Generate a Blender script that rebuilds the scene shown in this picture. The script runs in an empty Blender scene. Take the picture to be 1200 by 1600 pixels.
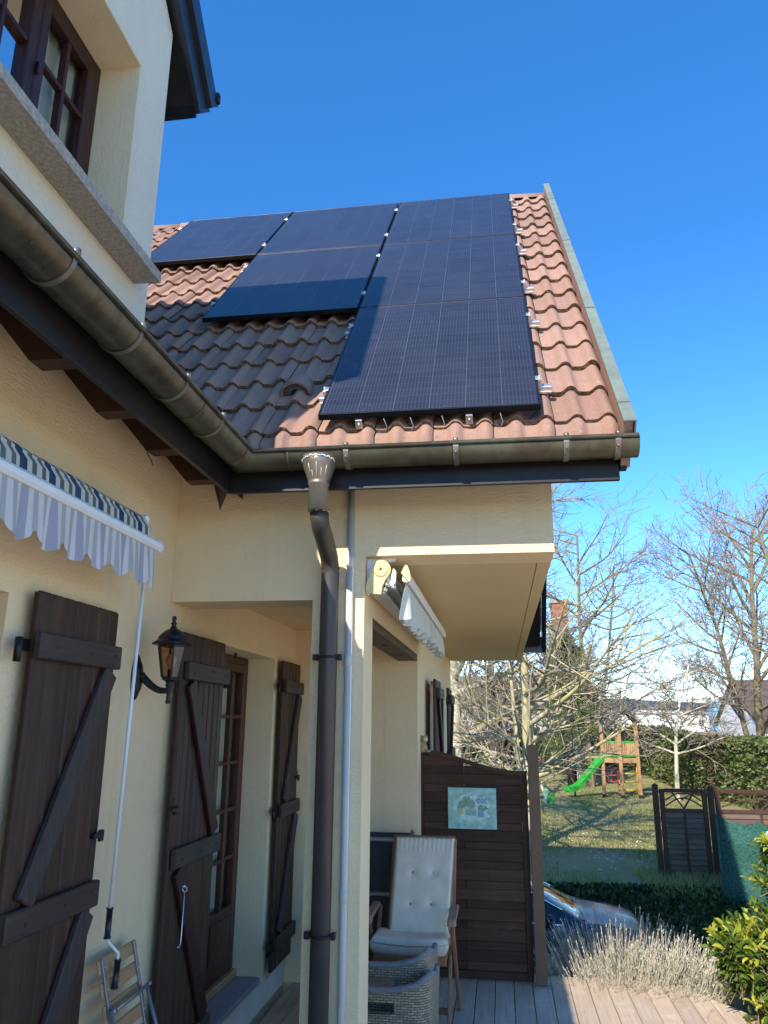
import bpy, math, random
from mathutils import Vector, Matrix, noise
R = math.radians
S = bpy.context.scene
COL = S.collection

# ------------------------------------------------------------------ camera
cam_d = bpy.data.cameras.new("camera")
cam = bpy.data.objects.new("camera", cam_d)
COL.objects.link(cam)
cam.location = (0, 0, 2)
cam.matrix_world = (Matrix.Translation((0, 0, 2)) @ Matrix.Rotation(R(8.45), 4, 'Z')
                    @ Matrix.Rotation(R(90 + 15.2), 4, 'X') @ Matrix.Rotation(R(0.51), 4, 'Z'))
cam_d.sensor_fit = 'VERTICAL'
cam_d.sensor_height = 24.0
cam_d.lens = 24.0 * 1210 / 1600
cam_d.clip_start = 0.05
cam_d.clip_end = 12000
S.camera = cam

# ------------------------------------------------------------------ sky, sun, exposure
SUN = Vector((0.36, 1.0, -0.73)).normalized()          # the way the light travels
ELEV = math.asin(-SUN.z)
AZ = math.atan2(-SUN.x, -SUN.y)                        # heading of the sun, from +Y towards +X
W = bpy.data.worlds.new("World")
S.world = W
W.use_nodes = True
nt = W.node_tree
nt.nodes.clear()
wo = nt.nodes.new("ShaderNodeOutputWorld")
bg = nt.nodes.new("ShaderNodeBackground")
sky = nt.nodes.new("ShaderNodeTexSky")
sky.sky_type = 'NISHITA'
sky.sun_disc = False
sky.sun_elevation = ELEV
sky.sun_rotation = AZ
sky.altitude = 1500
sky.air_density = 1.0
sky.dust_density = 0.0
sky.ozone_density = 4.0
bg.inputs["Strength"].default_value = 0.15
hs = nt.nodes.new("ShaderNodeHueSaturation")
hs.inputs["Hue"].default_value = 0.502
hs.inputs["Saturation"].default_value = 1.25
nt.links.new(sky.outputs[0], hs.inputs["Color"])
# the air near the horizon is a little less bright than the model's
tcw = nt.nodes.new("ShaderNodeTexCoord")
sxw = nt.nodes.new("ShaderNodeSeparateXYZ")
mrw = nt.nodes.new("ShaderNodeValToRGB")
el = mrw.color_ramp.elements
el[0].position = 0.0; el[0].color = (0.62, 0.62, 0.62, 1)
el[1].position = 1.0; el[1].color = (0.80, 0.80, 0.80, 1)
for p_, v_ in ((0.10, 0.62), (0.25, 0.63), (0.55, 0.60)):
    e_ = el.new(p_); e_.color = (v_, v_, v_, 1)
vmw = nt.nodes.new("ShaderNodeVectorMath"); vmw.operation = 'MULTIPLY'
nt.links.new(tcw.outputs["Generated"], sxw.inputs[0]); nt.links.new(sxw.outputs[2], mrw.inputs[0])
nt.links.new(hs.outputs[0], vmw.inputs[0]); nt.links.new(mrw.outputs[0], vmw.inputs[1])
nt.links.new(vmw.outputs[0], bg.inputs["Color"])
nt.links.new(bg.outputs[0], wo.inputs["Surface"])
sun_d = bpy.data.lights.new("sun", 'SUN')
sun_d.energy = 2.0
sun_d.angle = R(0.5)
sun_d.color = (1.0, 0.93, 0.82)
sun = bpy.data.objects.new("sun", sun_d)
COL.objects.link(sun)
sun.rotation_euler = SUN.to_track_quat('-Z', 'Y').to_euler()
S.view_settings.view_transform = 'Standard'
S.view_settings.look = 'None'
S.view_settings.exposure = 1.88
S.view_settings.gamma = 1
S.render.engine = 'CYCLES'
S.cycles.max_bounces = 8
S.cycles.diffuse_bounces = 4
S.cycles.use_denoising = True

# ------------------------------------------------------------------ materials
class NT:
    def __init__(s, name):
        s.m = bpy.data.materials.new(name)
        s.m.use_nodes = True
        s.t = s.m.node_tree
        s.t.nodes.clear()
        s.out = s.n("ShaderNodeOutputMaterial")
        s.p = s.n("ShaderNodeBsdfPrincipled")
        s.t.links.new(s.p.outputs[0], s.out.inputs["Surface"])
        s.tc = s.n("ShaderNodeTexCoord")
        s.co = s.tc.outputs["Object"]
    def n(s, t, **kw):
        nd = s.t.nodes.new(t)
        for k, v in kw.items():
            setattr(nd, k, v)
        return nd
    def l(s, a, b):
        s.t.links.new(a, b)
    def val(s, x, sock):
        if isinstance(x, (int, float)):
            sock.default_value = x
        elif isinstance(x, tuple):
            sock.default_value = x if len(x) == 4 or len(sock.default_value) == 3 else (*x, 1)
        else:
            s.l(x, sock)
    def math(s, op, a, b=0.0, c=None):
        nd = s.n("ShaderNodeMath", operation=op)
        s.val(a, nd.inputs[0]); s.val(b, nd.inputs[1])
        if c is not None: s.val(c, nd.inputs[2])
        return nd.outputs[0]
    def xyz(s, co=None):
        nd = s.n("ShaderNodeSeparateXYZ")
        s.l(co or s.co, nd.inputs[0])
        return nd.outputs
    def vscale(s, v, co=None):
        nd = s.n("ShaderNodeVectorMath", operation='MULTIPLY')
        s.l(co or s.co, nd.inputs[0]); nd.inputs[1].default_value = v
        return nd.outputs[0]
    def noise(s, scale=(1, 1, 1), detail=4, rough=0.55, dist=0, co=None):
        nd = s.n("ShaderNodeTexNoise")
        s.l(s.vscale(scale, co), nd.inputs["Vector"])
        nd.inputs["Scale"].default_value = 1
        nd.inputs["Detail"].default_value = detail
        nd.inputs["Roughness"].default_value = rough
        nd.inputs["Distortion"].default_value = dist
        return nd.outputs["Fac"]
    def ramp(s, fac, stops, interp='LINEAR'):
        nd = s.n("ShaderNodeValToRGB")
        cr = nd.color_ramp
        cr.interpolation = interp
        while len(cr.elements) < len(stops): cr.elements.new(0.5)
        for e, (p, c) in zip(cr.elements, stops):
            e.position = p; e.color = (*c, 1) if len(c) == 3 else c
        s.l(fac, nd.inputs[0])
        return nd.outputs[0]
    def mix(s, fac, a, b, blend='MIX'):
        nd = s.n("ShaderNodeMix", data_type='RGBA', blend_type=blend)
        s.val(fac, nd.inputs[0]); s.val(a, nd.inputs[6]); s.val(b, nd.inputs[7])
        return nd.outputs[2]
    def maprange(s, v, a, b, c=0.0, d=1.0):
        nd = s.n("ShaderNodeMapRange")
        s.l(v, nd.inputs[0])
        for i, x in enumerate((a, b, c, d)): nd.inputs[i + 1].default_value = x
        return nd.outputs[0]
    def island(s):
        return s.n("ShaderNodeNewGeometry").outputs["Random Per Island"]
    def bump(s, h, strength=0.3, dist=0.01):
        nd = s.n("ShaderNodeBump")
        nd.inputs["Strength"].default_value = strength
        nd.inputs["Distance"].default_value = dist
        s.l(h, nd.inputs["Height"])
        s.l(nd.outputs[0], s.p.inputs["Normal"])
    def set(s, **kw):
        for k, v in kw.items():
            s.val(v, s.p.inputs[k.replace("_", " ")])
        return s.m

def plain(name, c, rough=0.5, metal=0.0, var=0.12, scale=8.0, bump=0.0, bscale=60.0, spec=0.5):
    t = NT(name)
    f = t.noise((scale,) * 3, 5)
    dk = tuple(x * (1 - var) for x in c); lt = tuple(min(1, x * (1 + var)) for x in c)
    t.set(Base_Color=t.ramp(f, [(0.3, dk), (0.7, lt)]), Metallic=metal, Specular_IOR_Level=spec)
    r = t.noise((scale * 3,) * 3, 3)
    t.set(Roughness=t.maprange(r, 0.3, 0.7, max(0, rough - 0.08), min(1, rough + 0.08)))
    if bump: t.bump(t.noise((bscale,) * 3, 4), bump, 0.004)
    return t.m

def wood(name, c1, c2, axis='Z', rough=0.55, var=0.3, bump=0.25, grain=1.0, spec=0.35):
    t = NT(name)
    g = {'X': (2.5, 55, 55), 'Y': (55, 2.5, 55), 'Z': (55, 55, 2.5)}[axis]
    g = tuple(x * grain for x in g)
    isl = t.island()
    off = t.n("ShaderNodeVectorMath", operation='ADD')
    cmb = t.n("ShaderNodeCombineXYZ")
    for i in range(3): t.l(t.math('MULTIPLY', isl, 37.0 + 11 * i), cmb.inputs[i])
    t.l(t.co, off.inputs[0]); t.l(cmb.outputs[0], off.inputs[1])
    f = t.noise(g, 6, 0.6, 0.3, co=off.outputs[0])
    f2 = t.noise((1.7, 1.7, 1.7), 4, co=off.outputs[0])
    base = t.ramp(f, [(0.25, c1), (0.75, c2)])
    base = t.mix(t.maprange(f2, 0.35, 0.7, 0, 0.35), base, tuple(x * 0.62 for x in c1))
    kn = t.noise(tuple(6.0 if g_ > 10 else 2.2 for g_ in g), 3, 0.5, 1.2, co=off.outputs[0])
    base = t.mix(t.maprange(kn, 0.66, 0.74, 0, 0.55), base, tuple(x * 0.4 for x in c1))
    wr_ = t.noise((3.1, 3.1, 3.1), 6, 0.75, co=off.outputs[0])
    base = t.mix(t.maprange(wr_, 0.56, 0.78, 0, 0.45), base, tuple(min(1, x * 1.35 + 0.012) for x in c2))
    v = t.maprange(isl, 0, 1, 1 - var, 1 + var)
    hsv = t.n("ShaderNodeHueSaturation")
    t.l(v, hsv.inputs["Value"]); t.l(base, hsv.inputs["Color"])
    t.set(Base_Color=hsv.outputs[0], Roughness=t.maprange(f, 0.2, 0.8, rough + 0.12, rough - 0.08), Specular_IOR_Level=spec)
    t.bump(f, bump, 0.003)
    return t.m

M = {}
def stucco(name, c, scale, k=1.0):
    t = NT(name)
    a = t.noise(scale, 5, 0.6, 0.6)
    b = t.noise((160, 160, 160), 3)
    big = t.noise((0.9, 0.9, 0.9), 5, 0.6)
    h = t.math('ADD', t.maprange(a, 0.42, 0.62), t.math('MULTIPLY', b, 0.35))
    col = t.ramp(big, [(0.3, tuple(x * 0.93 for x in c)), (0.7, tuple(min(1, x * 1.04) for x in c))])
    dirt = t.noise((14, 14, 3), 6, 0.7)
    col = t.mix(t.maprange(dirt, 0.58, 0.82, 0, 0.26), col, tuple(x * 0.6 for x in c))
    drip = t.noise((7, 7, 0.35), 5, 0.6)
    col = t.mix(t.maprange(drip, 0.52, 0.75, 0, 0.20), col, tuple(x * y for x, y in zip(c, (0.66, 0.62, 0.60))))
    fade = t.noise((0.55, 0.55, 0.8), 3, 0.5)
    col = t.mix(t.maprange(fade, 0.45, 0.65, 0, 0.22), col, tuple(min(1, x * 1.05 + 0.06) for x in c))
    t.set(Base_Color=col, Roughness=0.92, Specular_IOR_Level=0.2)
    t.bump(h, 0.55 * k, 0.006)
    return t.m
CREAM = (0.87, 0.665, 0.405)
M['stucco'] = stucco("cream_stucco", CREAM, (34, 34, 85), 0.75)
M['stucco_skylit'] = stucco("skylit_stucco", (0.76, 0.68, 0.53), (34, 30, 34), 0.8)  # same cream render as below, cool skylight put into its colour
M['reveal'] = stucco("reveal_stucco", (0.82, 0.67, 0.43), (60, 60, 22), 0.45)
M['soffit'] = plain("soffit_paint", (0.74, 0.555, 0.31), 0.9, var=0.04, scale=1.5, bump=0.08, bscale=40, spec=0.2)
M['plinth'] = plain("plinth_paint", (0.62, 0.60, 0.54), 0.9, var=0.08, scale=5, bump=0.2)

def tiles():
    t = NT("clay_roof_tile")
    isl = t.island()
    base = t.ramp(isl, [(0.0, (0.280, 0.158, 0.116)), (0.35, (0.34, 0.198, 0.146)), (0.7, (0.385, 0.23, 0.168)), (1.0, (0.315, 0.176, 0.130))])
    n1 = t.noise((9, 9, 9), 6, 0.65)
    base = t.mix(t.maprange(n1, 0.45, 0.72, 0, 0.6), base, (0.27, 0.175, 0.14))
    n2 = t.noise((38, 38, 38), 5, 0.7)
    base = t.mix(t.maprange(n2, 0.57, 0.72, 0, 0.6), base, (0.46, 0.36, 0.29))
    n3 = t.noise((70, 70, 70), 3, 0.6)
    base = t.mix(t.maprange(n3, 0.61, 0.68, 0, 0.55), base, (0.13, 0.09, 0.07))
    t.set(Base_Color=base, Roughness=0.85, Specular_IOR_Level=0.25)
    n4 = t.noise((17, 17, 17), 5, 0.75)
    base = t.mix(t.maprange(n4, 0.62, 0.70, 0, 0.5), base, (0.24, 0.215, 0.14))
    n5 = t.noise((2.2, 0.5, 2), 4, 0.6)
    base = t.mix(t.maprange(n5, 0.45, 0.7, 0, 0.35), base, (0.24, 0.15, 0.115))
    t.set(Base_Color=base)
    t.bump(t.noise((110, 110, 110), 4, 0.7), 0.35, 0.004)
    return t.m
M['tile'] = tiles()
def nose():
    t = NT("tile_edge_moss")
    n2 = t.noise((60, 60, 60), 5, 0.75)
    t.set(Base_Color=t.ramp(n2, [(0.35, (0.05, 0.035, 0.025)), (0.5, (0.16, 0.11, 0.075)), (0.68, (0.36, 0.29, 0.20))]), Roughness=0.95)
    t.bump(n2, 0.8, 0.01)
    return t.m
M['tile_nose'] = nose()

def panel_mat():
    t = NT("solar_cells")
    x, y, z = t.xyz()
    def lines(c, pitch, w, off=0.0):
        f = t.math('FRACT', t.math('DIVIDE', t.math('ADD', c, off), pitch))
        d = t.math('ABSOLUTE', t.math('SUBTRACT', f, 0.5))
        return t.math('GREATER_THAN', d, 0.5 - w / pitch / 2)
    cols = lines(x, 0.1825, 0.0045, -0.0195)
    rows = lines(y, 0.0785, 0.0022, -0.02)
    bus = lines(x, 0.01825, 0.0022, -0.0195)
    mid = lines(y, 0.82, 0.010, 0.0)
    cellv = t.n("ShaderNodeTexWhiteNoise", noise_dimensions='2D')
    cv = t.n("ShaderNodeCombineXYZ")
    t.l(t.math('FLOOR', t.math('DIVIDE', t.math('ADD', x, -0.0195), 0.1825)), cv.inputs[0])
    t.l(t.math('FLOOR', t.math('DIVIDE', t.math('ADD', y, -0.02), 0.0785)), cv.inputs[1])
    t.l(cv.outputs[0], cellv.inputs["Vector"])
    base = t.mix(cellv.outputs["Value"], (0.014, 0.015, 0.022), (0.021, 0.022, 0.031))
    base = t.mix(t.math('MULTIPLY', bus, 0.30), base, (0.13, 0.13, 0.15))
    base = t.mix(t.math('MULTIPLY', rows, 0.35), base, (0.12, 0.12, 0.14))
    base = t.mix(t.math('MULTIPLY', cols, 0.24), base, (0.17, 0.17, 0.19))
    base = t.mix(t.math('MULTIPLY', mid, 0.4), base, (0.015, 0.015, 0.02))
    dust = t.noise((2.2, 0.9, 2), 5, 0.6)
    base = t.mix(t.maprange(dust, 0.3, 0.8, 0.01, 0.055), base, (0.32, 0.31, 0.32))
    spots = t.noise((55, 55, 5), 2, 0.5)
    base = t.mix(t.maprange(spots, 0.76, 0.78, 0, 0.6), base, (0.4, 0.4, 0.4))
    t.set(Base_Color=base, Roughness=0.18, Specular_IOR_Level=0.30)
    t.bump(t.noise((6, 6, 6), 2), 0.03, 0.01)
    return t.m
M['cells'] = panel_mat()
M['panel_frame'] = plain("black_anodised", (0.018, 0.018, 0.022), 0.35, 0.6, scale=3)
M['alu'] = plain("bare_aluminium", (0.75, 0.74, 0.72), 0.38, 0.85, var=0.06)
M['alu_grey'] = plain("grey_aluminium", (0.30, 0.31, 0.32), 0.4, 0.7, var=0.06)

def zinc(name, c1, c2, pat, amount, rough=0.42, metal=0.55, streak='Z'):
    t = NT(name)
    sc = {'Z': (14, 14, 3), 'X': (3, 14, 14), 'Y': (14, 3, 14)}[streak]
    a = t.noise(sc, 6, 0.65, 0.4)
    b = t.noise((5, 5, 5), 5, 0.6)
    col = t.ramp(a, [(0.3, c1), (0.7, c2)])
    col = t.mix(t.maprange(b, 0.45, 0.72, 0, amount), col, pat)
    sp = t.noise((45, 45, 25), 4, 0.7)
    col = t.mix(t.maprange(sp, 0.66, 0.76, 0, 0.5), col, tuple(min(1, x * 1.7) for x in pat))
    t.set(Base_Color=col, Metallic=metal, Roughness=t.maprange(b, 0.3, 0.7, rough - 0.1, rough + 0.14))
    t.bump(t.noise((22, 22, 22), 4), 0.12, 0.004)
    return t.m
M['gutter'] = zinc("weathered_copper_gutter", (0.060, 0.048, 0.030), (0.125, 0.105, 0.066), (0.215, 0.23, 0.155), 0.38, 0.36, 0.5)
M['verge'] = zinc("patinated_verge_metal", (0.15, 0.18, 0.145), (0.22, 0.25, 0.205), (0.21, 0.275, 0.225), 0.6, 0.55, 0.15)
M['pipe'] = zinc("brown_downpipe", (0.060, 0.050, 0.044), (0.085, 0.072, 0.062), (0.11, 0.10, 0.085), 0.35, 0.4, 0.35)
M['copper'] = zinc("dark_copper", (0.17, 0.13, 0.10), (0.26, 0.21, 0.17), (0.24, 0.34, 0.28), 0.5, 0.42, 0.6)
M['solder'] = plain("solder_seam", (0.66, 0.68, 0.63), 0.45, 0.4, var=0.2, scale=30)
M['fascia'] = plain("dark_fascia_metal", (0.016, 0.013, 0.012), 0.42, 0.0, var=0.15, scale=2, spec=0.35)
M['fascia_sun'] = M['fascia']
M['conduit'] = plain("grey_plastic_pipe", (0.55, 0.52, 0.46), 0.45, var=0.05)
M['barge'] = plain("black_bargeboard", (0.016, 0.016, 0.020), 0.35, var=0.2, scale=4, spec=0.6)

BR1, BR2 = (0.042, 0.016, 0.0085), (0.080, 0.036, 0.021)
M['shutZ'] = wood("shutter_boards", BR1, BR2, 'Z', 0.5, 0.22)
M['shutY'] = wood("shutter_batten", (0.040, 0.023, 0.018), (0.074, 0.049, 0.041), 'Y', 0.5, 0.12)
M['batten_grey'] = wood('greyed_brace', (0.042, 0.026, 0.022), (0.076, 0.053, 0.047), 'Z', 0.55, 0.1)
M['rafter'] = wood("red_brown_rafter", (0.050, 0.018, 0.010), (0.085, 0.032, 0.018), 'X', 0.6, 0.15)
M['frameZ'] = wood("red_brown_joinery", (0.055, 0.016, 0.009), (0.10, 0.032, 0.018), 'Z', 0.4, 0.12)
M['frame_dark'] = wood("dark_red_joinery", (0.030, 0.009, 0.007), (0.055, 0.016, 0.012), 'Z', 0.45, 0.12)
M['fenceX'] = wood("dark_fence_board", (0.056, 0.027, 0.016), (0.102, 0.055, 0.034), 'X', 0.65, 0.30, spec=0.2)
M['fenceZ'] = wood("dark_fence_upright", (0.060, 0.028, 0.016), (0.104, 0.053, 0.032), 'Z', 0.65, 0.15, spec=0.2)
M['louvre'] = wood('sun_brightened_louvre', (0.10, 0.068, 0.048), (0.18, 0.128, 0.095), 'X', 0.75, 0.2, spec=0.15)  # boards lightened: the sun on them is put into the wood colour
M['beam'] = wood("brown_beam", (0.09, 0.058, 0.038), (0.14, 0.095, 0.065), 'Y', 0.6, 0.1)
M['teakZ'] = wood("teak", (0.28, 0.125, 0.060), (0.42, 0.20, 0.10), 'Z', 0.5, 0.15)
M['teakY'] = wood("teak_arm", (0.34, 0.18, 0.11), (0.46, 0.26, 0.17), 'Y', 0.5, 0.1)
M['slat'] = wood("varnished_slat", (0.42, 0.22, 0.09), (0.60, 0.36, 0.17), 'Y', 0.4, 0.15)
M['pine'] = wood("orange_pine", (0.36, 0.19, 0.085), (0.52, 0.30, 0.15), 'Z', 0.6, 0.15)
M['deckY'] = wood("deck_boards", (0.46, 0.345, 0.245), (0.68, 0.53, 0.395), 'Y', 0.75, 0.13, 0.3, 0.8, 0.25)
M['post'] = plain("brown_painted_post", (0.165, 0.100, 0.055), 0.5, 0.0, var=0.1, scale=4, spec=0.3)
M['black'] = plain("black_iron", (0.012, 0.012, 0.013), 0.42, 0.2, var=0.2, scale=20)
M['blackplastic'] = plain("black_plastic", (0.014, 0.014, 0.015), 0.35, var=0.1)
M['white'] = plain("white_enamel", (0.80, 0.80, 0.80), 0.35, var=0.03)
M['stone'] = plain("grey_sill_stone", (0.36, 0.32, 0.26), 0.9, var=0.28, scale=60, bump=0.3, bscale=150)
M['stone_edge'] = M['stone']
M['slate'] = plain("blue_grey_threshold", (0.25, 0.27, 0.31), 0.6, var=0.06, scale=4, bump=0.05)
M['beige'] = plain("beige_cap", (0.78, 0.62, 0.28), 0.45, var=0.03)
M['wire'] = plain("galvanised_wire", (0.70, 0.70, 0.70), 0.3, 0.8, var=0.05)

def glass(name, tint=(0.02, 0.025, 0.03), rough=0.03):
    t = NT(name)
    t.set(Base_Color=tint, Roughness=rough, Specular_IOR_Level=0.45)
    t.bump(t.noise((3, 3, 3), 2), 0.02, 0.01)
    return t.m
def clear_glass(name):
    t = NT(name)
    tr = t.n("ShaderNodeBsdfTransparent"); gl = t.n("ShaderNodeBsdfGlossy")
    tr.inputs[0].default_value = (0.80, 0.84, 0.82, 1)
    gl.inputs["Roughness"].default_value = 0.02
    lw = t.n("ShaderNodeFresnel"); lw.inputs["IOR"].default_value = 1.5
    mx = t.n("ShaderNodeMixShader")
    t.l(lw.outputs[0], mx.inputs[0]); t.l(tr.outputs[0], mx.inputs[1]); t.l(gl.outputs[0], mx.inputs[2])
    t.l(mx.outputs[0], t.out.inputs["Surface"])
    return t.m
M['pane'] = clear_glass("window_glass")
M['amber'] = glass("smoked_lamp_glass", (0.30, 0.20, 0.12), 0.12)
M['dark_room'] = plain("dark_interior", (0.03, 0.03, 0.03), 0.9)

def fabric(name, stops, period, axis='Y', off=0.0, weave=900, transl=0.0, rough=0.9):
    t = NT(name)
    c = t.xyz()['XYZ'.index(axis)]
    f = t.math('FRACT', t.math('DIVIDE', t.math('ADD', c, off), period))
    col = t.ramp(f, stops, 'CONSTANT')
    dirt = t.noise((7, 7, 7), 4)
    col = t.mix(t.maprange(dirt, 0.4, 0.8, 0, 0.15), col, (0.35, 0.33, 0.30))
    t.set(Base_Color=col, Roughness=rough, Specular_IOR_Level=0.15)
    if transl:
        tl = t.n("ShaderNodeBsdfTranslucent"); t.l(col, tl.inputs[0])
        mx = t.n("ShaderNodeMixShader"); mx.inputs[0].default_value = transl
        t.l(t.p.outputs[0], mx.inputs[1]); t.l(tl.outputs[0], mx.inputs[2]); t.l(mx.outputs[0], t.out.inputs["Surface"])
    t.bump(t.noise((weave, weave, weave), 2), 0.1, 0.002)
    return t.m
NAVY, CRM, GRN = (0.018, 0.052, 0.115), (0.62, 0.57, 0.47), (0.105, 0.135, 0.125)
M['awning_roll'] = fabric("striped_awning_cloth", [(0.0, NAVY), (0.25, CRM), (0.41, GRN), (0.57, CRM), (0.75, GRN), (0.89, CRM)], 0.176, 'Y', -0.045)
LAV, GRY, WHT = (0.47, 0.475, 0.57), (0.52, 0.54, 0.56), (0.80, 0.80, 0.80)
M['valance'] = fabric("striped_valance_cloth", [(0.0, LAV), (0.25, WHT), (0.41, GRY), (0.57, WHT), (0.75, GRY), (0.89, WHT)], 0.176, 'Y', -0.045, transl=0.35)
M['valance_white'] = fabric("pale_valance_cloth", [(0.0, (0.74, 0.78, 0.74)), (0.5, (0.60, 0.70, 0.68)), (0.62, (0.76, 0.78, 0.72))], 0.21, 'Y', 0, transl=0.3)
M['cushion'] = plain("cream_cushion", (0.74, 0.635, 0.49), 0.95, var=0.10, scale=9, bump=0.25, bscale=50, spec=0.1)
M['piping'] = plain("tan_piping", (0.42, 0.30, 0.20), 0.9, var=0.1)
M['curtain'] = plain("cream_curtain", (0.70, 0.66, 0.52), 0.95, var=0.08, scale=5)
M['textilene'] = plain("dark_green_mesh_cloth", (0.020, 0.027, 0.027), 0.7, var=0.15, scale=30, bump=0.2, bscale=300)

def rattan():
    t = NT("woven_rattan")
    br = t.n("ShaderNodeTexBrick")
    br.offset = 0.5
    br.inputs["Scale"].default_value = 1
    br.inputs["Brick Width"].default_value = 0.040
    br.inputs["Row Height"].default_value = 0.0135
    br.inputs["Mortar Size"].default_value = 0.0022
    br.inputs["Mortar Smooth"].default_value = 0.6
    br.inputs["Color1"].default_value = (0.46, 0.355, 0.235, 1)
    br.inputs["Color2"].default_value = (0.27, 0.21, 0.145, 1)
    br.inputs["Mortar"].default_value = (0.035, 0.028, 0.022, 1)
    x, y, z = t.xyz()
    cv = t.n("ShaderNodeCombineXYZ")
    t.l(t.math('ADD', x, y), cv.inputs[0]); t.l(z, cv.inputs[1])
    t.l(cv.outputs[0], br.inputs["Vector"])
    t.set(Base_Color=br.outputs["Color"], Roughness=0.6)
    t.bump(t.math('SUBTRACT', 1.0, br.outputs["Fac"]), 0.7, 0.006)
    return t.m
M['rattan'] = rattan()
M['rattan_rim'] = plain("rattan_rim", (0.20, 0.19, 0.19), 0.6, var=0.25, scale=40, bump=0.6, bscale=110)

def ground_mat():
    t = NT("lawn")
    a = t.noise((0.5, 0.5, 0.5), 6, 0.65)
    b = t.noise((5, 5, 5), 5, 0.7)
    c = t.noise((40, 40, 40), 3, 0.7)
    col = t.ramp(b, [(0.3, (0.15, 0.18, 0.04)), (0.55, (0.26, 0.275, 0.075)), (0.75, (0.38, 0.335, 0.14))])
    col = t.mix(t.maprange(a, 0.34, 0.56, 0, 0.85), col, (0.46, 0.365, 0.20))
    col = t.mix(t.maprange(c, 0.4, 0.8, 0, 0.5), col, (0.045, 0.06, 0.014))
    t.set(Base_Color=col, Roughness=0.95, Specular_IOR_Level=0.1)
    t.bump(c, 0.8, 0.05)
    return t.m
M['lawn'] = ground_mat()
M['asphalt'] = plain("grey_drive", (0.10, 0.098, 0.095), 0.9, var=0.2, scale=30, bump=0.4)
M['bounce_terrace'] = plain('bounce_gravel', (0.72, 0.60, 0.46), 0.9, var=0.12, scale=30, bump=0.4)  # pale warm tone for the added sheet that bounces sunlight
M['soil'] = plain("dark_soil", (0.055, 0.042, 0.030), 0.95, var=0.4, scale=12, bump=0.8, bscale=20)

def leaf_mat(name, cols, transl=0.35, rough=0.5, spec=0.4):
    t = NT(name)
    isl = t.island()
    k = len(cols)
    col = t.ramp(isl, [(i / max(1, k - 1), c) for i, c in enumerate(cols)])
    t.set(Base_Color=col, Roughness=rough, Specular_IOR_Level=spec)
    if transl:
        tl = t.n("ShaderNodeBsdfTranslucent"); t.l(col, tl.inputs[0])
        mx = t.n("ShaderNodeMixShader"); mx.inputs[0].default_value = transl
        t.l(t.p.outputs[0], mx.inputs[1]); t.l(tl.outputs[0], mx.inputs[2]); t.l(mx.outputs[0], t.out.inputs["Surface"])
    return t.m
M['hedge'] = leaf_mat("hedge_leaf", [(0.055, 0.09, 0.02), (0.11, 0.16, 0.035), (0.18, 0.22, 0.055), (0.17, 0.14, 0.06), (0.09, 0.13, 0.03)], 0.2)
M['hedge_brown'] = leaf_mat("hedge_brown_leaf", [(0.11, 0.085, 0.045), (0.19, 0.13, 0.085), (0.10, 0.11, 0.03), (0.16, 0.12, 0.07)], 0.2)
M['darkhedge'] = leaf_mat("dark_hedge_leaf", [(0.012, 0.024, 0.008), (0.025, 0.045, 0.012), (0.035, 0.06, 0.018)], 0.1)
M['conifer'] = leaf_mat("conifer_needle", [(0.07, 0.105, 0.03), (0.13, 0.175, 0.045), (0.21, 0.25, 0.065)], 0.15)
M['ivy'] = leaf_mat("ivy_leaf", [(0.02, 0.04, 0.010), (0.045, 0.075, 0.018), (0.075, 0.105, 0.03)], 0.15)
M['laurel'] = leaf_mat("laurel_leaf", [(0.045, 0.095, 0.012), (0.09, 0.16, 0.02), (0.15, 0.22, 0.03)], 0.35, 0.35, 0.5)
M['laurel_tip'] = leaf_mat("young_laurel_leaf", [(0.42, 0.42, 0.035), (0.52, 0.50, 0.07), (0.32, 0.36, 0.04)], 0.4, 0.4, 0.4)
M['lav_leaf'] = leaf_mat("lavender_leaf", [(0.20, 0.20, 0.14), (0.38, 0.36, 0.26), (0.50, 0.47, 0.36)], 0.15, 0.8, 0.1)
M['lav_stem'] = leaf_mat("dry_lavender_stem", [(0.44, 0.38, 0.28), (0.60, 0.545, 0.42), (0.70, 0.66, 0.53)], 0.15, 0.8, 0.1)
M['twig'] = leaf_mat("dry_twig", [(0.18, 0.14, 0.11), (0.27, 0.215, 0.165), (0.35, 0.285, 0.22), (0.36, 0.315, 0.215)], 0.0, 0.9, 0.1)
M['grassblade'] = leaf_mat("grass_blade", [(0.10, 0.13, 0.032), (0.24, 0.26, 0.07), (0.40, 0.37, 0.14), (0.54, 0.46, 0.25)], 0.25, 0.8, 0.1)

def bark(name, c1, c2, c3, moss=(0.34, 0.31, 0.08), amt=0.5, sc=9):
    t = NT(name)
    a = t.noise((sc, sc, sc * 0.35), 6, 0.7)
    b = t.noise((1.6, 1.6, 1.6), 4, 0.6)
    col = t.ramp(a, [(0.28, c1), (0.5, c2), (0.72, c3)])
    col = t.mix(t.maprange(b, 0.45, 0.62, 0, amt), col, moss)
    t.set(Base_Color=col, Roughness=0.95, Specular_IOR_Level=0.15)
    t.bump(a, 0.7, 0.02)
    return t.m
M['bark'] = bark("lichen_bark", (0.13, 0.105, 0.075), (0.30, 0.25, 0.18), (0.45, 0.40, 0.30))
M['bark_near'] = bark('yellow_lichen_bark', (0.20, 0.165, 0.11), (0.42, 0.36, 0.25), (0.60, 0.54, 0.40), (0.50, 0.45, 0.15), 0.6)
M['twig_near'] = leaf_mat('pale_twig', [(0.24, 0.195, 0.13), (0.38, 0.325, 0.22), (0.18, 0.14, 0.10)], 0.0, 0.9, 0.1)
M['bark2'] = bark("brown_bark", (0.085, 0.065, 0.045), (0.20, 0.155, 0.10), (0.32, 0.26, 0.17), (0.26, 0.20, 0.08), 0.5)
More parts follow.
